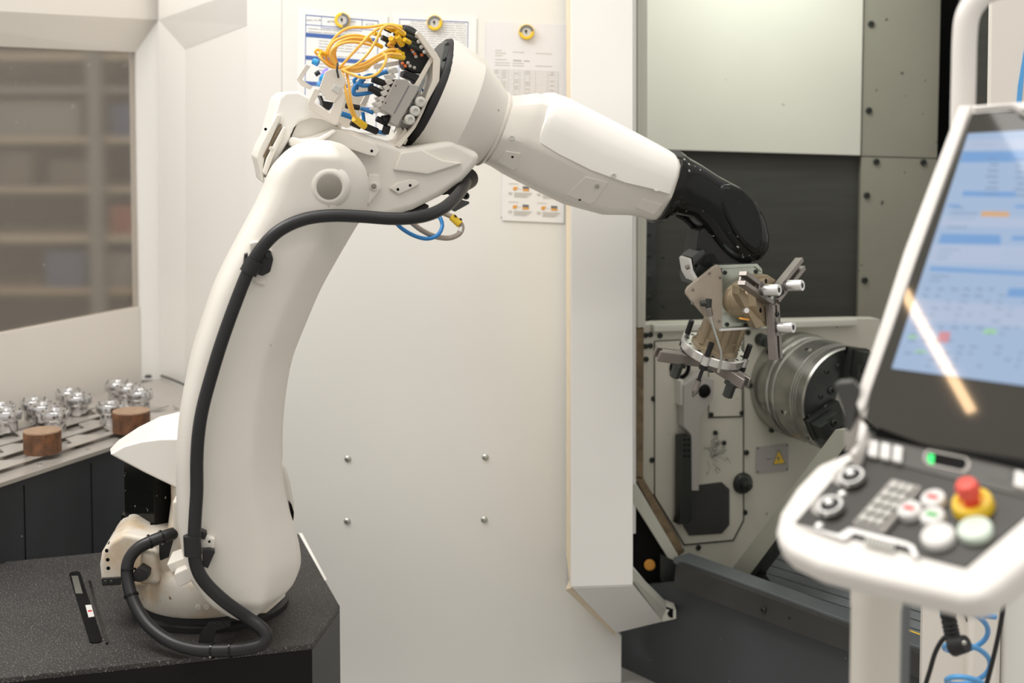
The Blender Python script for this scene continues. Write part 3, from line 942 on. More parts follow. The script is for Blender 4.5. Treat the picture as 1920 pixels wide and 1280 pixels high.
px3 = [(912, 41), (1066, 47), (1064, 262), (910, 256)]
t3 = sheet('data_sheet', 'grey table printout in a plastic sleeve under the right yellow magnet', 'paper', px3, 'sleeve')
g = Grid(t3, px3)
tx, gr, dk = MB(), MB(), MB()
for i, v in enumerate((0.24, 0.262, 0.284, 0.318, 0.345, 0.367)):
    g.rect(tx, 0.11, v, 0.11 + (0.08, 0.13, 0.09, 0.14, 0.18, 0.18)[i], v + 0.008)
for i, v in enumerate((0.248, 0.345, 0.367)):
    g.rect(tx, 0.32, v, 0.46, v + 0.008)
g.rect(tx, 0.60, 0.253, 0.80, 0.26)
g.rect(tx, 0.60, 0.362, 0.80, 0.37)
g.rect(dk, 0.33, 0.320, 0.43, 0.332)
g.rect(dk, 0.46, 0.322, 0.53, 0.332)
for u in (0.10, 0.19, 0.27, 0.34, 0.41, 0.47, 0.53, 0.60, 0.75, 0.88):
    g.rect(gr, u, 0.41, u + 0.004, 0.98)
for k in range(30):
    v = 0.41 + k * 0.019
    g.rect(gr, 0.10, v, 0.88, v + 0.0028)
    for u in (0.11, 0.20, 0.35, 0.48, 0.78):
        if rn.random() < 0.6:
            g.rect(tx, u, v + 0.006, u + 0.045, v + 0.013)
build('table_grid', gr, 'lgrey', t3, kind='stuff')
build('text_lines', tx, 'lgrey', t3, kind='stuff')
build('bold_line', dk, 'ink', t3)

px4 = [(944, 205), (1059, 209), (1057, 418), (941, 413)]
t4 = sheet('instruction_card', 'laminated instruction card with small orange pictures below the forearm', 'paper', px4, 'paper', 0.002)
g = Grid(t4, px4)
tx = MB()
for v in (0.38, 0.545, 0.705, 0.87):
    for u in (0.10, 0.56):
        c = g.p(u + 0.13, v, 0.0045)
        build('picture', MB().prism([g.p(u + 0.07, v + 0.01, 0.0045), g.p(u + 0.08, v - 0.012, 0.0045), g.p(u + 0.15, v - 0.014, 0.0045), g.p(u + 0.13, v + 0.012, 0.0045), g.p(u + 0.09, v + 0.02, 0.0045)], -PAN.n * 0.0003), 'inkorange', t4)
        og, dk = MB(), MB()
        g.rect(og, u + 0.23, v + 0.002, u + 0.33, v + 0.02, 0.0045)
        g.rect(dk, u + 0.23, v - 0.022, u + 0.33, v + 0.002, 0.0045)
        build('picture', og, 'inkorange', t4)
        build('picture', dk, 'inkdark', t4)
        g.rect(tx, u + 0.16, v, u + 0.20, v + 0.004, 0.0045)
        g.rect(tx, u, v - 0.045, u + 0.16, v - 0.041, 0.0045)
        for k in range(4):
            g.rect(tx, u + 0.09, v + 0.036 + 0.012 * k, u + (0.38, 0.36, 0.33, 0.30)[k], v + 0.041 + 0.012 * k, 0.0045)
        for k in range(2):
            g.rect(tx, u, v + 0.036 + 0.014 * k, u + 0.06, v + 0.042 + 0.014 * k, 0.0045)
build('text_lines', tx, 'lgrey', t4, kind='stuff')
bolt(t4, PAN, 941, 408, 1.6, HOLE, 'bolt', w=0.003, name='pin')

for x, y, a0, lab in ((642, 38, 95, 'round yellow magnet holding the notice with blue title bars'), (815, 43, 205, 'round yellow magnet holding the densely printed notice'), (987, 60, 185, 'round yellow magnet holding the sleeved data sheet')):
    c = PAN.at(x, y, 0.004)
    mpp = PAN.mpp(x, y)
    t = thing('round_magnet', lab, 'magnet', c, 'yellow magnets on the white panel')
    r = 14.6 * mpp
    build('rim', MB().lathe(c, PAN.n, [(0, 0), (r, 0), (r, 0.005), (r * 0.94, 0.008), (r * 0.80, 0.009), (r * 0.78, 0.007), (0, 0.007)], 32), 'yellow', t)
    build('face_disc', MB().lathe(c, PAN.n, [(0, 0.006), (r * 0.62, 0.006), (r * 0.60, 0.0082), (0, 0.0082)], 28), 'lgrey', t)
    for nm, m, st_, en, hh in (('dark_arc', 'inkdark', a0 - 180, a0, 0.0098), ('yellow_arc', 'yellow', a0, a0 + 180, 0.0096)):
        mb = MB()
        pts = []
        for rr in (0.60, 0.90):
            row = [c + PAN.n * hh + (PAN.r * math.cos(math.radians(a)) + PAN.u * math.sin(math.radians(a))) * r * rr for a in [st_ + (en - st_) * k / 16 for k in range(17)]]
            pts.append(row)
        mb.prism(pts[0] + list(reversed(pts[1])), -PAN.n * 0.002)
        build(nm, mb, m, t)
    build('emblem', MB().prism([c + PAN.n * 0.0088 + (PAN.r * dx + PAN.u * dy) * r for dx, dy in ((-0.25, 0.15), (0.02, 0.32), (0.1, 0.05), (-0.05, -0.3))], -PAN.n * 0.0004), 'bolt', t)

# ================================================================== ROBOT
PH = math.radians(14)
A = Plane((-0.38, 2.80, 1.3), (math.sin(PH), -math.cos(PH), 0))
NA = A.n
robot = thing('industrial_robot', 'large white industrial robot arm on the black pedestal reaching into the lathe', 'robot', (-0.66, 3.055, ZP))
BC = LOC[robot]

# base and turret
build('base_ring', MB().lathe(BC, (0, 0, 1), [(0, 0), (0.168, 0), (0.168, 0.012), (0.158, 0.016), (0.156, 0.035), (0, 0.035)], 56), 'blackmatte', robot)
tur = build('turret', MB().lathe(BC + Vector((0.0, -0.01, 0)), (0, 0, 1), [(0, 0.03), (0.150, 0.03), (0.156, 0.038), (0.158, 0.098), (0.152, 0.108), (0.130, 0.118), (0.105, 0.135), (0.09, 0.17), (0.08, 0.24), (0.08, 0.28), (0, 0.28)], 56), 'creamstain', robot)
tb = bvh(tur)
for x, y in ((372, 1138), (388, 1138), (403, 1136)):
    on_surface(robot, tb, x, y, 5, SCREW, 'cream')
TP = Plane((-0.64, 2.90, 0.6), (0.10, -0.99, 0.0))
bk = build('side_casting', MB().slab(TP, [(186, 1060), (190, 1036), (205, 1016), (232, 1000), (262, 1006), (338, 1020), (340, 1095), (300, 1100), (236, 1103), (190, 1098)], -0.04, -0.25), 'creamstain', robot, bevel=0.010, seg=3)
bb = bvh(bk)
for x, y in ((204, 1017.5), (200, 1032), (202, 1049), (203, 1065)):
    on_surface(robot, bb, x, y, 3.4, HOLE, name='hole')
build('casting_rib', MB().slab(TP, [(262, 1030), (292, 1040), (300, 1098), (258, 1098)], 0.0, -0.08), 'creamstain', robot, bevel=0.012, seg=3)
bpz = build('stop_plate', MB().slab(TP, [(190, 1085), (226, 1083), (226, 1097), (192, 1098)], -0.032, -0.05), 'blackmatte', robot, bevel=0.001)
for x in (198, 209):
    bolt(bpz, TP, x, 1091, 4, w=-0.032)
build('stop_block', MB().slab(TP, [(325, 1076), (352, 1064), (362, 1078), (360, 1090), (336, 1102), (330, 1094)], 0.13, 0.03), 'cream', robot, bevel=0.004)
build('stop_block_top', MB().slab(TP, [(312, 1058), (344, 1046), (352, 1062), (322, 1075)], 0.10, 0.02), 'cream', robot, bevel=0.003)
build('shoulder_post', MB().slab(TP, [(322, 940), (345, 940), (345, 1075), (312, 1062), (325, 1010)], -0.02, -0.2), 'creamstain', robot, bevel=0.006)
# motor behind the shoulder
mA, mB_, mC = aty(232, 868, 3.10), aty(288, 888, 3.02), aty(345, 930, 3.10)
zb = aty(288, 1012, 3.02).z
top = [mA, mB_, mC, mC + Vector((0, 0.16, 0)), mA + Vector((0, 0.16, 0))]
zt = 0.80
mot = MB().rings([[Vector((p.x, p.y, zt)) for p in top], [Vector((p.x, p.y, zb)) for p in top]])
build('shoulder_motor', mot, 'black', robot, bevel=0.003)
ml = [p + Vector((-0.006, -0.006, 0)) for p in top]
build('motor_flange', MB().rings([[Vector((p.x, p.y, zb + 0.035)) for p in ml], [Vector((p.x, p.y, zb - 0.02)) for p in ml]]), 'black', robot, bevel=0.002)
inst('bolt', BOLT, None, robot, aty(222, 998, 3.06), (0, -0.5, 1), 0.009)
build('flange_ear', MB().prism([aty(x, y, 3.06) for x, y in ((214, 1000), (222, 989), (232, 996), (234, 1012), (218, 1010))], (0, 0.05, 0)), 'black', robot, bevel=0.002)
fr_ = [(206, 851), (232, 836), (265, 827), (300, 822.5), (345, 822), (420, 830), (420, 960), (345, 921), (270, 885)]
bk_ = [(205, 843), (222, 825), (260, 800), (300, 780), (345, 769), (420, 764), (420, 940), (340, 905), (270, 872)]
build('motor_hood', MB().rings([[aty(x, y, 2.98) for x, y in fr_], [aty(x, y, 3.22) for x, y in bk_]]), 'white', robot, bevel=0.004, seg=3)
build('shoulder_cover', MB().slab(A, [(490, 850), (534, 872), (545, 905), (552, 945), (553, 974), (545, 985), (490, 990)], -0.19, -0.30), 'cream', robot, bevel=0.012, seg=3)
build('shoulder_slot', MB().slab(A, [(541, 938), (547, 946), (551, 960), (550, 976), (545, 962)], -0.187, -0.2), 'dark', robot)
build('shoulder_foot', MB().slab(A, [(430, 1135), (520, 1120), (534, 1105), (536, 1118), (520, 1133), (500, 1150), (470, 1152)], -0.10, -0.24), 'creamstain', robot, bevel=0.004)

# upper arm
ST = [((446, 1150), (476, 1149)), ((418, 1138), (500, 1134)), ((392, 1121), (525, 1113)), ((370, 1098), (541, 1099)), ((354, 1074), (553, 1082)), ((343, 1040), (563, 1052)), ((336, 1000), (560, 1016)), ((331, 950), (552, 985)),
      ((330, 905), (541, 950)), ((330, 855), (530, 895)), ((333, 805), (528, 842)), ((339, 755), (530, 792)), ((349, 703), (536, 730)), ((361, 652), (548, 668)),
      ((382, 586), (570, 611)), ((400, 535), (587, 570)), ((421, 490), (603, 535)), ((441, 452), (628, 490)), ((462, 413), (663, 430)), ((478, 383), (683, 398)), ((492, 353), (690, 368)), ((501, 330), (691, 345)),
      ((511, 312), (686, 322)), ((525, 296), (677, 304)), ((543, 280), (662, 286)), ((566, 268), (643, 271)), ((586, 263), (622, 264))]
sec = [(-1, 0.10), (-0.985, 0.40), (-0.945, 0.62), (-0.87, 0.80), (-0.76, 0.92), (-0.60, 0.975), (-0.3, 1.0), (0.1, 1.0), (0.30, 0.985), (0.40, 0.93), (0.48, 0.85), (0.92, 0.38), (0.975, 0.28), (1, 0.14), (1, 0.0),
       (0.97, -0.6), (0.85, -0.9), (0.4, -1), (-0.4, -1), (-0.85, -0.9), (-0.97, -0.6)]
HD = 0.085
STL = spline([Vector((a[0], a[1], 0)) for a, b in ST], 3)
STR = spline([Vector((b[0], b[1], 0)) for a, b in ST], 3)
ST = list(zip(STL, STR))
lst = []
ns = len(ST)
for i, (l, r) in enumerate(ST):
    # ends of the casting are rounded: depth grows away from the tip
    e = min(1.0, 0.55 + 0.06 * min(i, ns - 1 - i))
    lst.append((A.at(r[0], r[1], -HD), A.at(l[0], l[1], -HD), HD * e, NA))
secm = [(-u, v) for u, v in sec]
secm = [(u, v) for u, v in sec]
arm_mb = MB().loft([(a, b, h, n_) for a, b, h, n_ in lst], secm)
arm = build('upper_arm', arm_mb, 'cream', robot, sharp=60)
ab = bvh(arm)
hubc = A.at(601, 361, 0.0)
mh = A.mpp(601, 361)
cpc = A.at(617.5, 350, 0.002)
build('axis_cap_lip', MB().lathe(cpc, NA, [(22 * mh, -0.012), (42 * mh, -0.012), (40 * mh, -0.006), (30 * mh, 0.0005), (26 * mh, 0.001), (22 * mh, -0.001), (22 * mh, -0.012)], 40), 'cream', robot, sharp=60)
build('axis_cap', MB().lathe(cpc, NA, [(0, -0.01), (23.7 * mh, -0.01), (23.5 * mh, 0.0015), (20 * mh, 0.003), (0, 0.004)], 40), 'capgrey', robot, label='round grey joint cap')

# hose brackets on the arm
build('bracket_pad', MB().slab(A, [(468, 455), (482, 452), (512, 470), (505, 512), (498, 536), (482, 532), (470, 520)], 0.007, -0.02), 'cream', robot, bevel=0.004)
cl = build('hose_clamp', MB().slab(A, [(488, 478), (497, 468), (508, 470), (513, 486), (507, 510), (492, 518), (478, 512)], 0.022, 0.004), 'blackmatte', robot, bevel=0.003)
bolt(cl, A, 503, 478, 6, w=0.022)
bolt(robot, A, 491, 525, 2.4, HOLE, w=0.006, name='hole')
build('clamp_collar', MB().cyl(A.at(478, 487, 0.030), A.at(465, 512, 0.030), 0.0175, seg=20), 'blackmatte', robot)
build('clamp_ear', MB().slab(A, [(459, 478), (465, 475), (463, 510), (455, 512)], 0.030, 0.005), 'blackmatte', robot, bevel=0.001)
build('bracket_pad', MB().slab(A, [(376, 1004), (404, 1010), (402, 1030), (378, 1028)], 0.014, -0.02), 'cream', robot, bevel=0.004)
bolt(robot, A, 392.5, 1015, 2.6, HOLE, w=0.014, name='hole')
build('hose_clamp', MB().slab(A, [(380, 1032), (394, 1030), (404, 1034), (396, 1052), (390, 1066), (380, 1062)], 0.030, 0.0), 'blackmatte', robot, bevel=0.002)
build('clamp_ear', MB().slab(A, [(348, 1016), (356, 1014), (358, 1042), (350, 1040)], 0.03, 0.0), 'blackmatte', robot, bevel=0.001)
build('clamp_plate', MB().slab(A, [(376, 995), (389, 1000), (384, 1012), (376, 1010)], 0.024, 0.0), 'blackmatte', robot, bevel=0.001)

# main black hose
HP = [A.at(878, 330, -0.30), A.at(868, 352, -0.20), A.at(852, 373, -0.10), A.at(826, 393, -0.03), A.at(790, 406, 0.012), A.at(740, 410, 0.028), A.at(680, 406, 0.032), A.at(622, 404, 0.036), A.at(570, 411, 0.038), A.at(524, 432, 0.036),
      A.at(490, 466, 0.032), A.at(466, 508, 0.030), A.at(441, 570, 0.030), A.at(416, 640, 0.030), A.at(396, 705, 0.030), A.at(380, 765, 0.030), A.at(372, 815, 0.030), A.at(369, 865, 0.030), A.at(369, 920, 0.030), A.at(366, 970, 0.032),
      A.at(364, 1020, 0.034), A.at(368, 1060, 0.036), A.at(385, 1092, 0.036), A.at(420, 1126, 0.034)]
HP += [aty(462, 1156, 2.745), aty(490, 1177, 2.74), aty(499, 1194, 2.735), aty(488, 1208, 2.73), aty(455, 1216, 2.725), aty(415, 1219, 2.73), aty(365, 1217, 2.745), aty(320, 1203, 2.77), aty(280, 1174, 2.80),
       aty(254, 1135, 2.83), aty(240, 1092, 2.855), aty(240, 1055, 2.87), aty(256, 1030, 2.88), aty(285, 1014, 2.89), aty(318, 1002, 2.91), aty(345, 994, 2.96)]
build('main_hose', MB().tube(HP, 0.0129, 16, 6), 'rubber', robot, label='thick black rubber hose')
for i, (a, b, rr) in enumerate((((360, 1003, 0.033), (362, 1040, 0.034), 0.0170),)):
    build('hose_sleeve', MB().cyl(A.at(*a), A.at(*b), rr, seg=20), 'blackmatte', robot)


def ties(pts):
    for p0, p1 in pts:
        d = (p1 - p0).normalized()
        build('cable_tie', MB().cyl(p0 - d * 0.002, p0 + d * 0.002, 0.0155, seg=18), 'black', robot)


ties([(aty(433, 1218, 2.728), aty(415, 1219, 2.73)), (aty(399, 1219.5, 2.735), aty(365, 1217, 2.745)), (aty(241, 1068, 2.865), aty(240, 1055, 2.87)), (aty(246, 1116, 2.842), aty(240, 1092, 2.855)), (aty(281, 1015, 2.89), aty(300, 1008, 2.90)), (aty(303, 1007, 2.90), aty(318, 1002, 2.91))])
hb = build('lower_bracket', MB().prism([aty(x, y, 2.80) for x, y in ((392, 1166), (432, 1164), (432, 1174), (405, 1182), (398, 1214), (370, 1214), (374, 1190))], (0, 0.006, 0)), 'blackmatte', robot, bevel=0.001)
for x in (404, 416, 426):
    inst('bolt', BOLT, None, hb, aty(x, 1170, 2.80), (0, -1, 0), 0.004)
hb = build('hose_bracket', MB().prism([aty(x, y, 2.93) for x, y in ((280, 1022), (320, 1004), (330, 1012), (326, 1040), (300, 1052), (292, 1060), (282, 1050))], (0, 0.02, 0)), 'blackmatte', robot, bevel=0.002)
build('side_bracket', MB().prism([aty(x, y, 2.86) for x, y in ((248, 1075), (262, 1062), (278, 1072), (276, 1086), (262, 1092), (250, 1090))], (0, 0.03, 0)), 'blackmatte', robot, bevel=0.003)

# ------------------------------------------------------------------ elbow
W0 = -0.20
build('elbow_casting', MB().slab(A, [(505, 300), (545, 262), (600, 238), (660, 244), (705, 258), (765, 276), (850, 262), (905, 290), (893, 312), (868, 340), (828, 368), (775, 394), (722, 408), (660, 412), (600, 390), (540, 340)], W0 + 0.02, W0 - 0.21), 'cream', robot, bevel=0.016, seg=3, sharp=50)
E = bvh([o for o in robot.children if o.name.startswith('elbow_casting')][0])
build('elbow_motor_cover', MB().slab(A, [(490, 330), (500, 275), (508, 235), (524, 182), (536, 172), (560, 171), (590, 188), (640, 228), (632, 237), (606, 224), (585, 221), (562, 228), (548, 243), (543, 262), (520, 300), (500, 335)], W0 + 0.05, W0 - 0.18), 'white', robot, bevel=0.022, seg=4, sharp=60)
build('cover_ledge', MB().slab(A, [(541, 264), (548, 256), (566, 261), (598, 257), (626, 242), (633, 247), (604, 266), (575, 270), (545, 276)], W0 + 0.058, W0), 'white', robot, bevel=0.005, seg=3)
build('cover_pocket', MB().slab(A, [(546, 258), (560, 226), (585, 219), (610, 222), (632, 240), (600, 262), (560, 264)], W0 + 0.036, W0), 'cream', robot)
build('end_plate', MB().slab(A, [(486, 318), (480, 296), (487, 276), (520, 214), (528, 216), (524, 228), (498, 288), (494, 312), (496, 345), (490, 340)], W0 + 0.06, W0 - 0.1), 'cream', robot, bevel=0.004)
build('end_plate_gap', MB().slab(A, [(493, 293), (526, 232), (529, 234), (497, 297)], W0 + 0.062, W0 + 0.03), 'brown', robot)
build('end_plate_rail', MB().slab(A, [(492, 325), (500, 296), (532, 236), (538, 242), (512, 296), (500, 330)], W0 + 0.07, W0 - 0.05), 'cream', robot, bevel=0.004)
bolt(robot, A, 498, 242, 3, HOLE, w=W0 + 0.061, name='hole')
bolt(robot, A, 508, 278, 4, SCREW, 'cream', w=W0 + 0.07)
sdp = build('side_plate', MB().slab(A, [(548, 262), (585, 255), (622, 241), (640, 243), (704, 270), (713, 283), (704, 294), (690, 291), (650, 278), (600, 262), (560, 272)], W0 + 0.046, W0), 'cream', robot, bevel=0.003)
for x, y in ((620, 247), (697, 283)):
    bolt(sdp, A, x, y, 3, HOLE, w=W0 + 0.046, name='hole')
eb = build('boss_plate', MB().slab(A, [(690, 325), (712, 326), (716, 352), (706, 366), (692, 384), (684, 380), (688, 350)], W0 + 0.03, W0), 'cream', robot, bevel=0.004)
bolt(eb, A, 701, 349, 9, SCREW, 'cream', w=W0 + 0.03, name='boss')
bolt(eb, A, 701, 349, 5.5, HOLE, 'capgrey', w=W0 + 0.034, name='hole')
lp = build('lug_plate', MB().slab(A, [(730, 353), (746, 342), (770, 335), (782, 338), (787, 345), (780, 350), (748, 365)], W0 + 0.026, W0), 'cream', robot, bevel=0.003)
for x, y in ((746, 355), (769, 347.5)):
    bolt(lp, A, x, y, 3, HOLE, w=W0 + 0.026, name='hole')

WD = -0.31
DR = [((846, 72), (752, 283)), ((852, 75), (758, 289)), ((905, 109), (808, 325)), ((950, 174), (900, 306))]
k24 = [(math.cos(2 * PI * k / 40), math.sin(2 * PI * k / 40)) for k in range(40)]


def round_loft(st, w, nm, m, scale=1.0, **kw):
    L_ = []
    for a, b in st:
        pa, pb = A.at(a[0], a[1], w), A.at(b[0], b[1], w)
        L_.append((pa, pb, (pa - pb).length / 2 * scale, NA))
    return build(nm, MB().loft(L_, k24), m, robot, **kw)


drum = round_loft(DR, WD, 'elbow_drum', 'cream', sharp=24)
round_loft([((838, 73), (746, 279)), ((845, 72), (752, 283)), ((851, 76), (757, 287))], WD, 'drum_gasket', 'blackmatte', 1.012)
round_loft([((828, 80), (740, 268)), ((838, 76), (748, 277))], WD, 'drum_backplate', 'bolt', 0.98)
round_loft([((948, 170), (892, 312)), ((957, 176), (903, 307))], WD, 'drum_ring', 'cream', 1.0, bevel=0.004)
build('drum_flank', MB().slab(A, [(738, 319), (752, 286), (790, 280), (830, 300), (868, 306), (838, 316), (803, 327)], W0 + 0.030, W0 - 0.02), 'cream', robot, bevel=0.004, seg=2)
GR = []
for k in range(40):
    pass
ga, gb = A.at(838, 73, WD), A.at(746, 279, WD)
gc, ge = (ga + gb) / 2, (ga - gb) / 2
gaxis = ge.normalized().cross(NA)
for ang in (20, 50, 80, 110, 140, 170):
    a = math.radians(ang)
    p = gc + ge * 0.93 * math.cos(a) + NA * ge.length * 0.93 * math.sin(a)
    nd = -(A.at(900, 200, WD) - A.at(800, 150, WD)).normalized()
    inst('bolt', BOLT, None, robot, p + nd * 0.002, nd, 0.006)

# ------------------------------------------------------------------ open electronics on the elbow
WE = -0.22


def strip(nm, pts, w0, w1, m='sheet', bev=0.0008):
    return build(nm, MB().slab(A, pts, w0, w1), m, robot, bevel=bev, seg=1)


strip('carrier_bracket', [(783, 58), (790, 62), (819, 100), (826, 112), (824, 152), (802, 191), (795, 208), (787, 225), (779, 240), (750, 277), (741, 273), (771, 240), (781, 225), (789, 208), (796, 191), (812, 151), (813, 112), (780, 64)], WE + 0.04, WE - 0.05)
strip('carrier_bracket', [(812, 100), (817, 105), (792, 150), (784, 166), (777, 160), (786, 146)], WE + 0.03, WE + 0.015)
strip('carrier_bracket', [(748, 240), (752, 238), (765, 262), (760, 272), (752, 268)], WE + 0.02, WE - 0.02)
strip('bracket_plate', [(577, 193), (590, 165), (602, 170), (588, 193), (618, 212), (628, 190), (642, 170), (650, 176), (634, 230), (625, 232), (582, 206)], WE + 0.090, WE + 0.085)
strip('bracket_plate', [(598, 168), (610, 134), (622, 129), (638, 130), (649, 152), (641, 174), (627, 192), (612, 186)], WE + 0.092, WE + 0.087)
strip('bracket_plate', [(556, 148), (574, 120), (583, 124), (578, 130), (566, 149), (586, 162), (582, 168), (564, 160)], WE + 0.02, WE + 0.014)
strip('bracket_plate', [(642, 174), (668, 150), (700, 158), (690, 190), (668, 232), (650, 240), (634, 232)], WE - 0.09, WE - 0.095)
strip('bracket_plate', [(694, 160), (702, 162), (684, 198), (676, 195)], WE - 0.02, WE - 0.03)
strip('cable_tray', [(580, 207), (590, 210), (634, 238), (706, 272), (705, 278), (690, 276), (630, 247), (584, 218)], WE + 0.05, WE - 0.08)
strip('cable_tray', [(632, 228), (640, 232), (640, 244), (632, 240)], WE + 0.05, WE + 0.0)
strip('cable_tray', [(705, 272), (745, 262), (760, 240), (764, 246), (750, 270), (712, 280)], WE + 0.03, WE - 0.06)
strip('bracket_plate', [(700, 120), (756, 112), (757, 120), (702, 130)], WE - 0.05, WE - 0.06)
strip('camera_module', [(599, 179), (604, 180), (607, 189), (626, 192), (618, 207), (606, 200), (604, 190)], WE + 0.018, WE - 0.03, 'blackmatte')
strip('window_card', [(622, 168), (628, 158), (640, 163), (636, 177)], WE + 0.094, WE + 0.09, 'lgrey')
vb = strip('valve_block', [(742, 148), (764, 149), (770, 157), (788, 160), (783, 172), (745, 238), (731, 230), (735, 217), (712, 205)], WE + 0.05, WE - 0.04, 'grey', 0.002)
build('block_groove', MB().slab(A, [(766, 160), (768, 161), (740, 213), (738, 212)], WE + 0.0506, WE + 0.04), 'inkdark', vb)
for x, y in ((742, 161), (723, 193)):
    bolt(vb, A, x, y, 1.4, HOLE, w=WE + 0.05, name='hole')
for k in range(8):
    x, y = 744 - k * 4.6, 128 + k * 10.6
    build('valve_port', MB().slab(A, [(x - 12, y + 2), (x - 2, y - 2), (x + 4, y + 6), (x - 7, y + 11)], WE + 0.046 - 0.002 * (k % 2), WE - 0.02), 'lgrey', vb, bevel=0.001, seg=1)
for x, y in ((788, 191), (778, 208), (768, 224)):
    c = A.at(x, y, WE + 0.047)
    f = build('silencer', MB().lathe(c, NA, [(0, -0.03), (0.0115, -0.03), (0.0115, 0.004), (0.010, 0.008), (0.0055, 0.009), (0.0045, 0.006), (0, 0.006)], 20), 'lgrey', vb)
build('silencer_rail', MB().slab(A, [(786, 170), (796, 186), (766, 240), (748, 240), (752, 232)], WE + 0.005, WE - 0.02), 'lgrey', vb, bevel=0.001)
strip('blue_ribbon', [(790, 165), (800, 172), (816, 178), (808, 202), (798, 196)], WE - 0.03, WE - 0.034, 'blue')
strip('yellow_tag', [(800, 195), (808, 199), (806, 204), (799, 200)], WE - 0.02, WE - 0.026, 'yellow')

io = strip('connector_module', [(744, 52), (757, 46), (777, 52), (790, 68), (812, 98), (812, 106), (792, 138), (772, 136), (757, 128), (752, 100), (746, 80)], WE + 0.0, WE - 0.05, 'blackmatte', 0.003)
strip('module_end', [(784, 166), (776, 152), (756, 143), (758, 132), (786, 140), (788, 160)], WE + 0.02, WE - 0.03, 'blackmatte', 0.002)
strip('module_cap', [(748, 46), (768, 46), (788, 60), (800, 80), (792, 82), (776, 62), (756, 54)], WE - 0.005, WE - 0.06, 'grey', 0.002)
for k, (a, b) in enumerate((((757, 54), (783, 66)), ((755, 63), (786, 76)), ((759, 74), (791, 86)), ((766, 84), (797, 95)))):
    c = build('round_plug', MB().cyl(A.at(a[0], a[1], WE + 0.022), A.at(b[0], b[1], WE + 0.016), 0.0062, seg=12), 'bolt', io)
    inst('plug_dot', DOME, 'button', io, A.at(b[0] - 1, b[1] + 2, WE + 0.024), NA, 0.0045)
for x, y in ((773, 93), (778, 101), (791, 103), (755, 119), (760, 124)):
    inst('status_lamp', DOME, 'orange', io, A.at(x, y, WE + 0.004), NA, 0.0038)
for x, y in ((775, 97), (780, 106), (769, 124), (777, 127), (765, 118)):
    inst('status_lamp', DOME, 'lgrey', io, A.at(x, y, WE + 0.004), NA, 0.0040)
for a, b in (((722, 52), (734, 58)), ((716, 70), (728, 76)), ((724, 82), (742, 92)), ((740, 62), (748, 66)), ((735, 78), (748, 86))):
    build('grey_plug', MB().cyl(A.at(*a, WE + 0.012), A.at(*b, WE + 0.008), 0.006, seg=10), 'bolt', robot)

BX, BY = 635, 127
cabs = [
    ([(752, 50), (728, 46), (690, 51), (655, 52), (632, 66), (614, 92), (612, 110), (624, 122), (634, 128)], 0.02),
    ([(742, 53), (715, 52), (697, 62), (676, 84), (652, 110), (640, 124), (636, 130)], 0.055),
    ([(757, 60), (735, 48), (718, 52), (704, 78), (690, 100), (672, 118), (652, 128), (640, 131)], 0.07),
    ([(694, 72), (668, 66), (644, 69), (624, 80), (616, 98), (622, 114), (634, 127)], 0.03),
    ([(690, 74), (662, 71), (640, 77), (628, 88), (624, 104), (632, 124)], 0.045),
    ([(706, 84), (688, 76), (660, 74), (636, 82), (628, 96), (629, 110), (634, 126)], 0.015),
    ([(700, 86), (676, 80), (652, 79), (632, 86), (620, 100), (628, 120), (636, 130)], 0.06),
    ([(746, 93), (728, 94), (706, 106), (684, 118), (662, 125), (640, 126)], 0.05),
    ([(752, 103), (730, 101), (708, 110), (690, 121), (668, 128), (642, 129)], 0.065),
    ([(752, 108), (735, 105), (712, 112), (688, 125), (664, 131), (640, 132)], 0.04),
    ([(640, 130), (656, 138), (682, 146), (706, 139), (720, 122), (724, 106), (718, 100)], 0.075),
    ([(634, 128), (612, 117), (598, 105), (591, 97), (596, 93), (608, 99), (614, 101)], 0.03),
    ([(634, 130), (615, 122), (604, 112), (598, 104), (606, 106)], 0.045),
    ([(641, 131), (645, 150), (649, 175), (654, 198), (662, 218)], 0.07),
    ([(649, 133), (653, 152), (656, 178), (660, 200), (668, 222)], 0.065),
    ([(640, 128), (668, 134), (688, 128), (700, 116)], 0.01),
    ([(738, 88), (728, 84), (742, 74), (752, 72)], 0.03),
]
for P, w in cabs:
    n_ = len(P)
    pts = [A.at(x, y, WE + w + 0.02 * math.sin(PI * i / (n_ - 1))) for i, (x, y) in enumerate(P)]
    build('yellow_cable', MB().tube(pts, 0.0030, 8, 5), 'cable', robot)
for a, b, r in (((733, 48), (752, 52), 0.0056), ((742, 58), (758, 64), 0.0062), ((726, 52), (738, 57), 0.005), ((744, 68), (754, 84), 0.0070), ((758, 74), (768, 80), 0.0052), ((733, 72), (738, 80), 0.006),
                ((726, 96), (750, 98), 0.0056), ((734, 104), (757, 108), 0.0064), ((742, 99), (756, 101), 0.0050), ((702, 81), (716, 88), 0.0046), ((686, 72), (694, 76), 0.0052), ((700, 62), (712, 66), 0.0050), ((664, 222), (684, 237), 0.0078), ((600, 98), (613, 103), 0.0045)):
    build('yellow_plug', MB().cyl(A.at(*a, WE + 0.055), A.at(*b, WE + 0.035), r, seg=12), 'plug', robot, bevel=0.0008, seg=1)
build('cable_strap', MB().tube([A.at(633, 118, WE + 0.10), A.at(632, 132, WE + 0.105), A.at(634, 142, WE + 0.095), A.at(636, 152, WE + 0.08)], 0.0022, 6), 'bolt', robot)
build('black_coupling', MB().cyl(A.at(684, 237, WE + 0.035), A.at(706, 246, WE + 0.02), 0.0075, seg=12), 'blackmatte', robot)
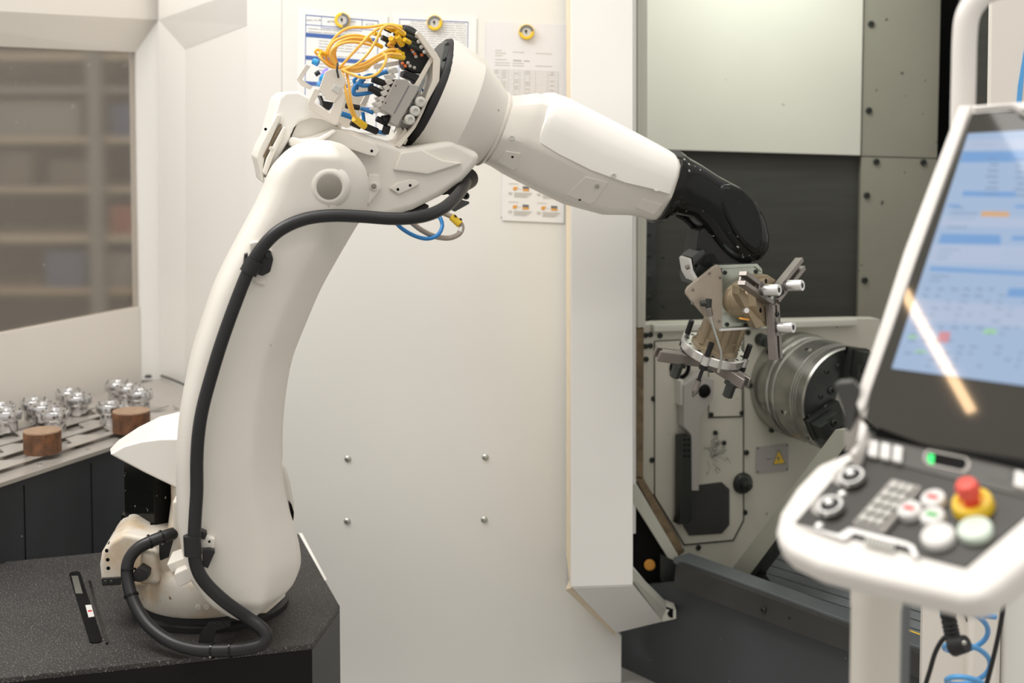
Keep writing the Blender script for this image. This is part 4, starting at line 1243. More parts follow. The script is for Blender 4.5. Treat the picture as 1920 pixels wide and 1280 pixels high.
for P, w, r in (([(745, 132), (725, 134), (708, 140), (700, 146)], -0.01, 0.0055), ([(708, 143), (690, 142), (676, 152), (678, 160), (700, 160)], 0.02, 0.0048), ([(700, 172), (680, 176), (664, 176), (666, 162), (680, 152)], 0.01, 0.0048),
                ([(668, 168), (672, 158), (684, 148)], 0.0, 0.004), ([(640, 213), (655, 218), (665, 222)], 0.01, 0.006), ([(676, 203), (690, 208), (700, 212)], 0.02, 0.0042), ([(683, 240), (682, 225), (680, 210)], -0.02, 0.004),
                ([(706, 246), (716, 248), (724, 250)], 0.02, 0.0045), ([(675, 140), (664, 150), (668, 160)], -0.03, 0.004)):
    build('blue_tube', MB().tube([A.at(x, y, WE + w) for x, y in P], r, 10, 5), 'blue', robot)
for a, b, r in (((698, 148), (724, 158), 0.0075), ((692, 164), (718, 176), 0.0080), ((700, 170), (716, 180), 0.006), ((648, 198), (674, 202), 0.0060), ((658, 230), (676, 238), 0.006), ((716, 224), (734, 222), 0.0085), ((706, 222), (726, 232), 0.0065), ((726, 236), (722, 250), 0.0085)):
    build('push_fitting', MB().cyl(A.at(*a, WE + 0.03), A.at(*b, WE + 0.025), r, seg=12), 'blackmatte', robot, bevel=0.001)
build('cyan_fitting', MB().cyl(A.at(587, 114, WE + 0.03), A.at(597, 119, WE + 0.035), 0.0072, seg=14), 'cyan', robot, bevel=0.001)
build('cyan_fitting', MB().cyl(A.at(602, 144, WE + 0.05), A.at(612, 151, WE + 0.055), 0.0085, seg=14), 'cyan', robot, bevel=0.001)
build('cyan_fitting', MB().cyl(A.at(596, 156, WE + 0.04), A.at(603, 160, WE + 0.045), 0.0055, seg=12), 'skyblue', robot)
build('status_beacon', MB().slab(A, [(604, 134), (612, 126), (617, 130), (612, 146), (606, 150), (600, 146)], WE + 0.045, WE + 0.03), 'violet', robot, bevel=0.003)
build('round_fitting', MB().cyl(A.at(591, 140, WE + 0.03), A.at(599, 135, WE + 0.03), 0.005, seg=12), 'bolt', robot)

# hose end under the elbow
build('hose_gland', MB().cyl(A.at(878, 334, -0.30), A.at(850, 352, -0.20), 0.024, 0.020, 18), 'blackmatte', robot, bevel=0.002)
build('gland_bracket', MB().slab(A, [(826, 362), (848, 344), (868, 338), (868, 352), (840, 364), (830, 366)], W0 - 0.02, W0 - 0.08), 'blackmatte', robot, bevel=0.002)
build('ring_tab', MB().lathe(A.at(873, 367, -0.2), NA, [(0.0035, -0.004), (0.008, -0.004), (0.008, 0.004), (0.0035, 0.004), (0.0035, -0.004)], 16), 'blackmatte', robot)
build('ring_tab_neck', MB().cyl(A.at(862, 360, -0.2), A.at(869, 364, -0.2), 0.006, seg=10), 'blackmatte', robot)
build('flag_plate', MB().slab(A, [(840, 390), (863, 374), (880, 378), (880, 382), (853, 397)], -0.18, -0.19), 'pedside', robot, bevel=0.001)
build('hose_saddle', MB().slab(A, [(758, 402), (790, 388), (800, 382), (805, 386), (800, 396), (770, 404)], -0.2, -0.26), 'blackmatte', robot, bevel=0.002)
build('loop_tube', MB().tube([A.at(x, y, w) for x, y, w in ((738, 412, -0.04), (752, 427, -0.06), (775, 441, -0.08), (800, 447.5, -0.10), (820, 441, -0.11), (829, 425, -0.12), (826, 410, -0.13), (818, 402, -0.14))], 0.0043, 10, 6), 'blue', robot)
build('braided_tube', MB().tube([A.at(x, y, w) for x, y, w in ((768, 414, -0.08), (790, 431, -0.10), (815, 443, -0.12), (842, 446, -0.14), (861, 438, -0.15), (866, 424, -0.16), (855, 411, -0.17), (838, 402, -0.18), (820, 395, -0.19))], 0.0056, 12, 6), 'tube', robot)
yl = build('yellow_clip', MB().cyl(A.at(847, 406, -0.17), A.at(863, 421, -0.16), 0.0085, seg=10), 'yellow', robot, bevel=0.001)
for x, y in ((854, 405), (864, 411)):
    inst('clip_knob', DOME, 'bolt', yl, A.at(x, y, -0.16), (0.6, -0.3, 0.8), 0.0035)
build('white_label', MB().cyl(A.at(866, 427, -0.159), A.at(862, 436, -0.152), 0.0064, seg=12), 'button', robot)

# ------------------------------------------------------------------ forearm
FA = [((955, 178), (906, 304), 0.078), ((978, 176), (924, 312), 0.088), ((1008, 172), (946, 326), 0.092), ((1060, 186), (1000, 354), 0.092), ((1120, 215), (1062, 384), 0.09), ((1180, 247), (1128, 402), 0.086), ((1225, 271), (1180, 403), 0.082), ((1264, 292), (1224, 413), 0.078)]
fsec = [(0.90, 0.55), (0.72, 0.85), (0.4, 0.98), (-0.10, 1.0), (-0.23, 0.985), (-0.31, 0.94), (-0.80, 0.62), (-0.95, 0.42), (-1, 0.1), (-1, -0.3), (-0.9, -0.6), (-0.15, -0.95), (0.4, -0.98), (0.72, -0.85), (0.90, -0.55), (0.97, 0)]
WF = -0.30
st = []
for a, b, hd in FA:
    st.append((A.at(a[0], a[1], WF), A.at(b[0], b[1], WF), hd, NA))
fore = build('forearm', MB().loft(st, fsec), 'cream', robot, bevel=0.003, seg=2, sharp=22)
# white top cover of the forearm with a domed start
csec = [(-0.21, 1.0), (0.15, 1.04), (0.40, 1.03), (0.62, 0.95), (0.80, 0.78), (0.93, 0.50), (1.0, 0.15), (1.0, -0.2), (0.9, -0.6), (0.6, -0.95), (0.2, -1.03), (-0.21, -1.0)]
CV = [((1010, 186), (960, 318), 0.5, 0.62), ((1016, 173), (962, 320), 0.80, 0.86), ((1022, 171), (967, 326), 0.94, 0.97), ((1034, 173), (978, 334), 1.0, 1.0), ((1062, 183), (1001, 353), 1.0, 1.0), ((1120, 212), (1062, 383), 1.0, 1.0), ((1180, 243), (1128, 401), 1.0, 1.0), ((1225, 267), (1180, 404), 1.0, 1.0), ((1252, 282), (1209, 409), 1.0, 1.0), ((1258, 286), (1215, 409), 0.97, 0.96)]
st = []
for a, b, f, d in CV:
    pa, pb = A.at(a[0], a[1], WF), A.at(b[0], b[1], WF)
    c = (pa + pb) / 2
    st.append((c + (pa - c) * f, c + (pb - c) * f, 0.094 * d, NA))
cov_ = build('forearm_cover', MB().loft(st, csec), 'white', robot, bevel=0.002, seg=1, sharp=40)
fb_ = bvh(fore)
cb_ = bvh(cov_)
for x, y in ((1057, 296), (1150, 329), (1231, 357), (960, 258)):
    if on_surface(robot, cb_, x, y, 5.5, SCREW, 'lgrey') is None:
        on_surface(robot, fb_, x, y, 5.5, SCREW, 'lgrey')
for pix, hs_ in (([(932, 302), (948, 282), (976, 286), (972, 312), (962, 318)], [(961, 293)]), ([(1062, 364), (1098, 330), (1140, 341), (1115, 377), (1106, 382)], [(1087, 373), (1119, 348)]), ([(1192, 388), (1206, 372), (1242, 382), (1226, 402)], [(1219, 385)])):
    p_ = pad(robot, fb_, pix, 'cream', 0.003, 'service_pad')
    for x, y in hs_:
        q_, n_ = hit(fb_, x, y)
        if q_ is not None:
            inst('hole', HOLE, None, robot, q_ + n_ * 0.003, n_, 0.0028)
            if (x, y) == (1119, 348):
                inst('screw', SCREW, 'zinc', robot, q_ + n_ * 0.0032, n_, 0.0055)

# wrist, gloss black
WW = -0.30
WS = [((1268, 281), (1220, 417), 0.080), ((1278, 288), (1232, 416), 0.080), ((1282, 292), (1240, 407), 0.076), ((1305, 305), (1258, 402), 0.073), ((1340, 328), (1285, 405), 0.071), ((1378, 348), (1303, 422), 0.07), ((1408, 374), (1315, 440), 0.068), ((1427, 405), (1324, 452), 0.066), ((1435, 438), (1335, 466), 0.063), ((1434, 462), (1350, 480), 0.057), ((1424, 480), (1366, 490), 0.048), ((1410, 488), (1384, 492), 0.03)]
wsec = [(math.copysign(abs(math.cos(2 * PI * k / 28)) ** 0.72, math.cos(2 * PI * k / 28)), math.copysign(abs(math.sin(2 * PI * k / 28)) ** 0.72, math.sin(2 * PI * k / 28))) for k in range(28)]
wr = build('wrist', MB().loft([(A.at(a[0], a[1], WW), A.at(b[0], b[1], WW), h, NA) for a, b, h in WS], wsec), 'black', robot, sharp=55)
wt = bvh(wr)
cap = [(1345, 356), (1353, 347), (1370, 345), (1392, 354), (1412, 372), (1425, 396), (1432, 425), (1433, 455), (1427, 474), (1413, 477), (1394, 462), (1375, 438), (1358, 408), (1347, 380)]
P = [A.at(x, y, WW + 0.064) for x, y in cap]
P2 = []
cc = sum(P, Vector()) / len(P)
build('wrist_cover', MB().rings([[cc + (p - cc) * 1.0 - NA * 0.03 for p in P], [cc + (p - cc) * 1.0 for p in P], [cc + (p - cc) * 0.93 + NA * 0.006 for p in P], [cc + (p - cc) * 0.80 + NA * 0.010 for p in P]]), 'black', robot, bevel=0.002, sharp=50)
for x, y in ((1283, 299), (1292, 308), (1292, 320), (1360, 378)):
    on_surface(robot, wt, x, y, 2.6, SCREW, 'zinc')
build('wrist_fork', MB().slab(A, [(1312, 432), (1322, 425), (1345, 440), (1368, 470), (1400, 490), (1396, 500), (1360, 506), (1322, 508), (1300, 496), (1306, 470)], -0.26, -0.34), 'blackmatte', robot, bevel=0.008, seg=3)
build('corrugated_hose', MB().tube([A.at(x, y, -0.32) for x, y in ((1268, 402), (1284, 411), (1298, 425), (1307, 442), (1311, 466))], 0.0062, 10, 8, 0.12), 'blackmatte', robot)

# ================================================================== GRIPPER
WG = -0.28
GP = Plane(A.at(1350, 555, -0.235), (NA.x, NA.y, 0))
grip = thing('double_gripper', 'taupe and bronze double gripper head with two sets of jaws hanging from the black wrist', 'gripper', A.at(1360, 505, WG))
build('adapter_plate', MB().slab(A, [(1318, 478), (1336, 470), (1356, 492), (1350, 505), (1300, 535), (1296, 520)], WG + 0.02, WG - 0.06), 'bolt', grip, bevel=0.003)
build('flange_bracket', MB().slab(A, [(1298, 482), (1318, 467), (1324, 474), (1300, 500)], WG + 0.04, WG - 0.03), 'darksteel', grip, bevel=0.002)
build('thin_bracket', MB().slab(A, [(1292, 488), (1296, 484), (1300, 506), (1310, 524), (1306, 530), (1296, 512)], WG + 0.045, WG - 0.02), 'alu', grip, bevel=0.001)
build('bracket_bolt', MB().cyl(A.at(1286, 502, WG + 0.03), A.at(1297, 498, WG + 0.03), 0.0055, seg=12), 'jaw', grip, bevel=0.001)
tp_ = build('side_plate', MB().slab(GP, [(1287, 551), (1287, 545), (1291, 538), (1338, 500), (1346, 496), (1352, 501), (1353.5, 512), (1354, 616), (1347, 620), (1340, 614), (1294, 561)], 0.012, 0.0), 'taupe', grip, bevel=0.002)
for x, y in ((1330, 512), (1299, 543), (1350, 520), (1298, 568), (1348, 602)):
    bolt(tp_, GP, x, y, 3, SCREW, 'jaw', w=0.012)
# square frame behind the triangle: top, right face and bottom lip
d1 = Vector((0.79, -0.60, 0.09)).normalized()
e1 = Vector((0.60, 0.80, 0.0))
e1 = (e1 - d1 * e1.dot(d1)).normalized()
e2 = e1.cross(d1).normalized()
e2 = e2 if e2.z > 0 else -e2
a0 = GP.at(1353, 497, 0.0)
a1 = GP.at(1353, 617, 0.0)
FRP = Plane(a0, (d1 * 0.45 + Vector((0, -0.9, 0))))
fb0 = build('front_face', MB().slab(FRP, [(1353, 503), (1422, 497), (1430, 506), (1430, 612), (1353, 617)], 0.0, -0.08), 'greensteel', grip, bevel=0.002)
for x, y in ((1359, 511), (1417, 509), (1363, 608), (1397, 610)):
    bolt(fb0, FRP, x, y, 4, BOLT)
build('top_plate', MB().slab(FRP, [(1346, 497), (1420, 494), (1429, 504), (1428, 510), (1416, 500), (1354, 504)], 0.006, -0.10), 'greensteel', grip, bevel=0.001)
build('bottom_lip', MB().slab(FRP, [(1351, 616), (1432, 611), (1432, 616), (1351, 621)], 0.016, -0.08), 'alu', grip, bevel=0.001)

# jaw unit facing right
G1 = FRP.at(1443, 561, 0.055)
gb_ = build('gripper_body', MB().lathe(G1, d1, [(0, -0.105), (0.043, -0.105), (0.043, -0.080), (0.045, -0.078), (0.045, -0.045), (0.040, -0.043), (0.040, -0.02), (0, -0.02)], 40), 'bronze', grip)
build('jaw_carrier', MB().prism([G1 + d1 * -0.028 + (e1 * math.cos(math.radians(a)) + e2 * math.sin(math.radians(a))) * r for a, r in ((30, 0.062), (70, 0.05), (110, 0.05), (150, 0.062), (190, 0.055), (230, 0.052), (262, 0.062), (278, 0.062), (310, 0.052), (350, 0.055))], d1 * 0.022), 'bronze', grip, bevel=0.002)
for a in (90, 210, 330):
    inst('socket', HOLE, None, gb_, G1 + d1 * -0.006 + (e1 * math.cos(math.radians(a)) + e2 * math.sin(math.radians(a))) * 0.042, d1, 0.006)
build('carrier_wedge', MB().slab(FRP, [(1386, 536), (1396, 545), (1436, 612), (1418, 616), (1384, 552)], 0.065, 0.03), 'bronze', grip, bevel=0.002)
build('wedge_cap', MB().slab(FRP, [(1404, 516), (1440, 515), (1456, 526), (1440, 536), (1408, 530)], 0.02, -0.03), 'yellow' if False else 'bronze', grip, bevel=0.002)
build('air_screw', MB().cyl(FRP.at(1396, 583, 0.06), FRP.at(1400, 582, 0.075), 0.006, seg=12), 'alu', grip)
build('orange_seal', MB().slab(FRP, [(1392, 596), (1406, 598), (1404, 601), (1391, 599)], 0.066, 0.05), 'inkorange', grip)
build('hub_washer', MB().lathe(G1, d1, [(0, -0.008), (0.022, -0.008), (0.022, 0.004), (0.014, 0.008), (0, 0.008)], 6), 'greensteel', grip)
for ang, ln in ((23, 0.172), (155, 0.148), (269, 0.137)):
    a = math.radians(ang)
    rd, tg = e1 * math.cos(a) + e2 * math.sin(a), -e1 * math.sin(a) + e2 * math.cos(a)
    c = G1 + d1 * 0.006
    mb = MB()
    mb.box(c + rd * 0.048 - d1 * 0.004, rd * 0.038, tg * 0.016, d1 * 0.006)
    mb.box(c + rd * 0.062, rd * 0.022, tg * 0.016, d1 * 0.010)
    for sg in (-1, 1):
        mb.box(c + rd * (ln / 2 + 0.006) + tg * 0.011 * sg, rd * (ln / 2 - 0.006), tg * 0.0055, d1 * 0.010)
    mb.box(c + rd * (ln * 0.72) - d1 * 0.007, rd * (ln * 0.26), tg * 0.011, d1 * 0.003)
    j = build('gripper_jaw', mb, 'jaw', grip, bevel=0.001, seg=1)
    pc = c + rd * 0.064 + d1 * 0.008
    build('jaw_pin', MB().lathe(pc, d1, [(0, 0), (0.008, 0), (0.008, 0.006), (0.0130, 0.007), (0.0130, 0.040), (0.0120, 0.0415), (0.0064, 0.0415), (0.006, 0.036), (0, 0.036)], 24), 'alu', j)
    inst('socket', HOLE, None, j, pc + d1 * 0.0365, d1, 0.0056)
    inst('jaw_screw', BOLT, None, j, c + rd * 0.034 + d1 * 0.010, d1, 0.006)

# jaw unit facing down
d2 = Vector((-0.27, 0.22, -0.93)).normalized()
G2 = aty(1338, 656, 3.335)
f1 = Vector((1, 0, 0))
f1 = (f1 - d2 * f1.dot(d2)).normalized()
f2 = d2.cross(f1).normalized()
if f2.y > 0:
    f2 = -f2
build('lower_body', MB().lathe(G2, d2, [(0, -0.09), (0.047, -0.09), (0.047, -0.04), (0.050, -0.038), (0.050, -0.018), (0.057, -0.012), (0.057, 0.0), (0, 0.0)], 44), 'bronze', grip)
for k in range(3):
    a = math.radians(215 + 62 * k)
    build('body_rib', MB().cyl(G2 - d2 * 0.085 + (f1 * math.cos(a) - f2 * math.sin(a)) * 0.047, G2 - d2 * 0.02 + (f1 * math.cos(a) - f2 * math.sin(a)) * 0.045, 0.010, seg=12), 'bronze', grip)
fl = build('ring_flange', MB().lathe(G2, d2, [(0.054, -0.008), (0.075, -0.008), (0.077, -0.006), (0.077, 0.012), (0.075, 0.014), (0.054, 0.014), (0.054, -0.008)], 56), 'alu', grip)


def ringp(ang, r, h):
    a = math.radians(ang)
    return G2 + f1 * (r * math.cos(a)) + f2 * (r * math.sin(a)) + d2 * h


for k in range(12):
    inst('socket', HOLE, None, fl, ringp(k * 30 + 12, 0.066, -0.008), -d2, 0.0042)
for a in (112, 12, 215):
    c0 = ringp(a, 0.074, 0)
    build('ring_lug', MB().cyl(c0 - d2 * 0.008, c0 + d2 * 0.014, 0.011, seg=18), 'alu', fl)
    c1 = ringp(a, 0.076, 0)
    build('jet_stem', MB().lathe(c1, d2, [(0, -0.042), (0.0068, -0.042), (0.0068, -0.006), (0.006, 0.014), (0.010, 0.016), (0.010, 0.026), (0.0045, 0.028), (0.0045, 0.056), (0.0, 0.056)], 14), 'blackmatte', grip)
nz = build('blow_nozzle', MB().lathe(ringp(112, 0.076, 0.055), d2, [(0, 0), (0.007, 0), (0.007, 0.02), (0.0085, 0.022), (0.0085, 0.030), (0.002, 0.045), (0, 0.045)], 14), 'jaw', grip)
for ang, ln in ((162, 0.148), (48, 0.12), (290, 0.12)):
    a = math.radians(ang)
    rd, tg = f1 * math.cos(a) + f2 * math.sin(a), -f1 * math.sin(a) + f2 * math.cos(a)
    c = G2 + d2 * 0.028
    mb = MB()
    mb.box(c + rd * (ln / 2), rd * (ln / 2 - 0.015), tg * 0.007, d2 * 0.012)
    for sg in (-1, 1):
        mb.box(c + rd * (ln / 2 + 0.004) + tg * 0.012 * sg, rd * (ln / 2 - 0.008), tg * 0.005, d2 * 0.013)
    j = build('gripper_jaw', mb, 'jaw', grip, bevel=0.0015, seg=1)
    pc = c + rd * 0.078 + d2 * 0.010
    build('jaw_pin', MB().lathe(pc, d2, [(0, 0), (0.019, 0), (0.019, 0.012), (0.013, 0.013), (0.013, 0.042), (0.011, 0.044), (0, 0.044)], 8), 'darksteel', j)
# thin blow pipe on the triangle plate
build('pipe_fitting', MB().cyl(GP.at(1313, 569, 0.030), GP.at(1333, 568, 0.034), 0.0068, seg=12).cyl(GP.at(1329, 560, 0.034), GP.at(1328, 576, 0.034), 0.0075, seg=12), 'bolt', grip, bevel=0.001)
build('pipe_nut', MB().cyl(GP.at(1328, 576, 0.034), GP.at(1331, 592, 0.034), 0.0082, seg=8), 'jaw', grip, bevel=0.001)
build('blow_pipe', MB().tube([GP.at(x, y, w) for x, y, w in ((1331, 590, 0.034), (1338, 615, 0.036), (1347, 643, 0.038), (1352, 660, 0.038), (1352, 675, 0.036), (1347, 698, 0.03))], 0.0031, 8, 5), 'zinc', grip)

# ================================================================== CONTROL CONSOLE
wv = Vector((0.70, -0.714, 0.035)).normalized()


def plane3(pa, pb):
    n_ = wv.cross(pb - pa).normalized()
    if n_.dot(CAM - pa) < 0:
        n_ = -n_
    return Plane(pa, n_)


S = plane3(aty(1672, 690, 1.85), aty(1815, 250, 1.955))
K = plane3(aty(1490, 985, 1.74), aty(1585, 870, 1.81))
con = thing('control_console', 'white machine control console with lit screen and key panel in the right foreground', 'console', Vector((0.50, 1.95, 0)))
shell = [(1797, 196), (1985, 183), (1985, 930), (1640, 800), (1608, 775), (1600, 755), (1604, 735), (1694, 470)]
build('screen_casing', MB().slab(S, shell, -0.004, -0.05), 'consolewhite', con, bevel=0.008, seg=3)
build('casing_edge', MB().slab(S, [(1797, 196), (1822, 196), (1720, 480), (1622, 760), (1612, 774), (1602, 755), (1694, 470)], 0.002, -0.03), 'consolewhite', con, bevel=0.004, seg=2)
scr = build('screen_glass', MB().slab(S, [(1822, 212), (1985, 198), (1985, 926), (1640, 799), (1622, 785), (1632, 735), (1724, 470)], 0.003, -0.02), 'glass', con, bevel=0.001)
build('display', MB().slab(S, [(1815, 250), (1985, 241), (1985, 731), (1672, 690)], 0.0042, 0.0), 'display', scr)
SU = [(1815, 250), (1985, 241), (1985, 731), (1672, 690)]
sq = [S.at(x, y, 0.0046) for x, y in SU]


def dp(px, py):
    return S.at(px, py, 0.0046)


def gfx(nm, polys, m, kind=None):
    if kind:
        mb = MB()
        for P in polys:
            mb.prism([dp(x, y) for x, y in P], -S.n * 0.0004)
        return build(nm, mb, m, scr, kind=kind)
    for P in polys:
        build(nm, MB().prism([dp(x, y) for x, y in P], -S.n * 0.0004), m, scr)


def leftx(y):
    return 1815 - (y - 250) * (143 / 440)


def bar(y0, y1, x0=None, x1=1985, slope=0.02):
    a = leftx(y0) + 2 if x0 is None else x0
    b = leftx(y1) + 2 if x0 is None else x0 - (y1 - y0) * 0.3
    return [(a, y0), (x1, y0 + (x1 - a) * slope), (x1, y1 + (x1 - a) * slope), (b, y1)]


gfx('pale_area', [bar(262, 282, slope=-0.02), bar(404, 424), bar(458, 494), bar(560, 600, slope=0.07), bar(470, 494, 1880)], 'displight')
gfx('blue_bar', [bar(284, 304, slope=-0.01), bar(358, 367, 1806, 1905), bar(383, 387, 1778, 1800), bar(384, 389, 1904), bar(438, 456, 1765, 1876), bar(442, 450, 1898), bar(500, 507, 1745, slope=0.05), bar(540, 556, 1892)], 'dispblue')
gfx('orange_bar', [bar(396, 405, 1841, 1892)], 'disporange')
gfx('red_key', [[(1761, 622), (1782, 622), (1779, 642), (1757, 642)]], 'dispred')
gfx('green_mark', [bar(616, 626, 1846, 1868), bar(628, 634, 1704, 1718), bar(656, 661, 1716, 1736)], 'dispgreen')
rn = random.Random(11)
tx = []
for y in range(268, 345, 11):
    tx += [bar(y + 28, y + 31, 1852 + rn.uniform(-6, 6), 1872), bar(y + 30, y + 33, 1904 + rn.uniform(-4, 4), 1960)]
for y in (270, 388, 398, 408, 424, 466, 474, 482, 516, 524):
    tx.append(bar(y, y + 2.2, leftx(y) + 16, leftx(y) + 16 + rn.uniform(20, 50)))
for y in range(540, 690, 12):
    x = leftx(y) + 14
    while x < 1960:
        if rn.random() < 0.6:
            tx.append(bar(y, y + 3, x, x + rn.uniform(6, 16), 0.08))
        x += 24
gfx('text_lines', tx, 'dispgrey', 'stuff')

# key panel
outer = [(1617, 800), (1604, 836), (1585, 846), (1532, 868), (1490, 912), (1460, 958), (1452, 992), (1458, 1014), (1476, 1032), (1530, 1058), (1640, 1086), (1800, 1122), (1840, 1121), (1880, 1095), (1995, 1000), (1995, 880), (1720, 810)]
kc = build('key_casing', MB().slab(K, outer, 0.006, -0.030), 'consolewhite', con, bevel=0.011, seg=4)
inner = [(1628, 806), (1612, 852), (1586, 868), (1490, 979), (1810, 1063), (1995, 905), (1995, 884)]
kp = build('key_panel', MB().slab(K, inner, 0.0085, -0.01), 'keyface', con, bevel=0.001)
build('upper_key_strip', MB().slab(K, [(1630, 806), (1614, 852), (1995, 950), (1995, 880)], 0.0105, 0.0), 'keystrip', kp, bevel=0.001)
build('hinge_gap', MB().slab(K, [(1650, 800), (1995, 868), (1995, 890), (1640, 812)], 0.016, 0.0), 'dark', kp)


def KP(px, py, h=0.009):
    return K.at(px, py, h)


km = K.mpp(1700, 950)
for i, (x, y) in enumerate(((1636, 838), (1659, 843), (1682, 848))):
    build('white_key', MB().slab(K, [(x - 8, y - 17), (x + 11, y - 13), (x + 8, y + 17), (x - 11, y + 13)], 0.017, 0.009), 'button', kp, bevel=0.003)
build('white_key', MB().slab(K, [(1902, 878), (1924, 884), (1924, 915), (1899, 908)], 0.017, 0.009), 'button', kp, bevel=0.003)
build('grey_key', MB().slab(K, [(1856, 868), (1895, 878), (1889, 905), (1852, 896)], 0.011, 0.009), 'keystrip', kp)
lw = [(1740, 841), (1812, 856), (1820, 866), (1818, 878), (1808, 886), (1740, 872), (1730, 862), (1731, 848)]
build('status_bar_rim', MB().slab(K, lw, 0.0125, 0.009), 'grey', kp, bevel=0.001)
build('status_bar', MB().slab(K, [(1742, 846), (1808, 859), (1813, 866), (1810, 876), (1802, 880), (1742, 867), (1737, 860), (1738, 850)], 0.0132, 0.009), 'dark', kp)
build('green_lamp', MB().slab(K, [(1742, 850), (1751, 852), (1750, 868), (1741, 866), (1739, 858)], 0.0142, 0.011), 'led', kp)


def round_button(px, py, rpx, m, mark=None, nm='round_button'):
    c = KP(px, py)
    r = rpx * km
    b = build(nm, MB().lathe(c, K.n, [(0, 0), (r, 0), (r, 0.006), (r * 0.93, 0.009), (0, 0.0095)], 28), m, kp)
    if mark:
        build('mark', MB().box(c + K.n * 0.0096, K.r * r * 0.46, K.u * r * 0.20, K.n * 0.0004), mark, b)
    return b


round_button(1708, 963, 23, 'button', 'redmark')
round_button(1752, 942, 23, 'button', 'redmark')
round_button(1751, 975, 23, 'button', 'greenmark')
round_button(1761, 1011, 31, 'button')
round_button(1830, 999, 31, 'greenbutton')
c = KP(1826, 952)
r = 38 * km
es = build('emergency_stop_collar', MB().lathe(c, K.n, [(0, 0), (r, 0), (r, 0.006), (r * 0.92, 0.012), (r * 0.62, 0.013), (r * 0.55, 0.008), (0, 0.008)], 32), 'yellow', kp, label='yellow collar of the emergency stop')
build('emergency_stop', MB().lathe(c + K.n * 0.008, K.n, [(0, 0), (r * 0.40, 0), (r * 0.40, 0.012), (r * 0.54, 0.015), (r * 0.57, 0.024), (r * 0.45, 0.030), (0, 0.032)], 28), 'red', kp, label='red emergency stop mushroom')
for x, y in ((1590, 893), (1550, 948)):
    c = KP(x, y)
    r = 30 * km
    build('dial_plate', MB().lathe(c, K.n, [(0, 0), (r, 0), (r, 0.0012), (0, 0.0012)], 32), 'grey', kp)
    c = KP(x + 10, y + 8)
    build('rotary_knob', MB().lathe(c, K.n, [(0, 0), (r * 0.78, 0), (r * 0.74, 0.006), (r * 0.62, 0.007), (r * 0.52, 0.012), (r * 0.45, 0.013), (0, 0.013)], 28), 'blackmatte', kp, bevel=0.0006, seg=1)
    build('knob_ring', MB().lathe(c, K.n, [(r * 0.62, 0.004), (r * 0.86, 0.004), (r * 0.82, 0.010), (r * 0.64, 0.010), (r * 0.62, 0.004)], 28), 'alu', kp)
    inst('knob_cap', DOME, 'alu', kp, c + K.n * 0.013, K.n, r * 0.30)
for x, y in ((1579, 925), (1585, 906), (1536, 985)):
    inst('small_switch', DOME, 'alu', kp, KP(x, y), K.n, 0.006)
kb = [(1672, 896), (1728, 911), (1656, 996), (1597, 980)]
kpb = build('number_pad', MB().slab(K, kb, 0.016, 0.008), 'grey', kp, bevel=0.002)
kq = [K.at(x, y, 0.0168) for x, y in ((1676, 902), (1719, 913), (1651, 989), (1605, 977))]
build('number_pad_face', MB().prism(kq, -K.n * 0.002), 'keystrip', kpb)


def kbp(u, v, h):
    a, b, c, d = kq
    return (a * (1 - u) + b * u) * (1 - v) + (d * (1 - u) + c * u) * v + K.n * h


for i in range(3):
    for j in range(5):
        u, v = (i + 0.5) / 3, (j + 0.5) / 5
        P = [kbp(u + du, v + dv_, 0.003) for du, dv_ in ((-0.13, -0.075), (0.13, -0.075), (0.13, 0.075), (-0.13, 0.075))]
        build('number_key', MB().prism(P, -K.n * 0.004), 'lgrey', kpb, bevel=0.0008, seg=1)
build('badge_bar', MB().slab(K, [(1490, 980), (1572, 1000), (1592, 988), (1606, 990), (1700, 1015), (1714, 1022), (1724, 1044), (1712, 1042), (1702, 1024), (1602, 999), (1582, 1012)], 0.0115, 0.008), 'alu', kp, bevel=0.0008, seg=1)
lg = MB()
for k in range(8):
    x = 1622 + k * 7.0
    y = 1004 + k * 1.8
    lg.slab(K, [(x + 2, y), (x + 6, y + 1), (x + 3, y + 16), (x - 1, y + 15)], 0.0125, 0.009)
build('badge_relief', lg, 'lgrey', kp)

# column, lever, arm tube
ccx = aty(1643, 1100, 1.92)
kz = K.at(1643, 1075, -0.04).z
build('column', MB().lathe(Vector((ccx.x, ccx.y, 0)), (0, 0, 1), [(0, 0), (0.0335, 0), (0.0335, 0.90), (0.0345, 0.902), (0.0345, kz + 0.01), (0, kz + 0.01)], 36), 'consolecol', con, sharp=30)
build('column_foot', MB().lathe(Vector((ccx.x, ccx.y, 0)), (0, 0, 1), [(0, 0), (0.17, 0), (0.17, 0.012), (0.04, 0.02), (0, 0.02)], 36), 'consolecol', con)
c = aty(1694, 1100, 1.99)
build('rear_post', MB().box(Vector((c.x, c.y, 0.5)), (0.005, 0, 0), (0, 0.02, 0), (0, 0, 0.5)), 'railtop', con)
LP = Plane(aty(1585, 780, 1.86), (-0.3, -0.95, 0))
build('side_lever', MB().slab(LP, [(1564, 722), (1572, 716), (1600, 714), (1612, 730), (1604, 800), (1590, 812), (1584, 800), (1580, 765)], 0.0, -0.02), 'rail', con, bevel=0.004, seg=3)
build('lever_root', MB().slab(LP, [(1583, 806), (1592, 810), (1612, 776), (1620, 800), (1610, 842), (1585, 850)], 0.0, -0.02), 'grey', con, bevel=0.003)
build('hinge_cheek', MB().slab(K, [(1612, 782), (1626, 796), (1622, 812), (1604, 850), (1590, 850), (1604, 830)], 0.03, -0.03), 'consolewhite', con, bevel=0.004)
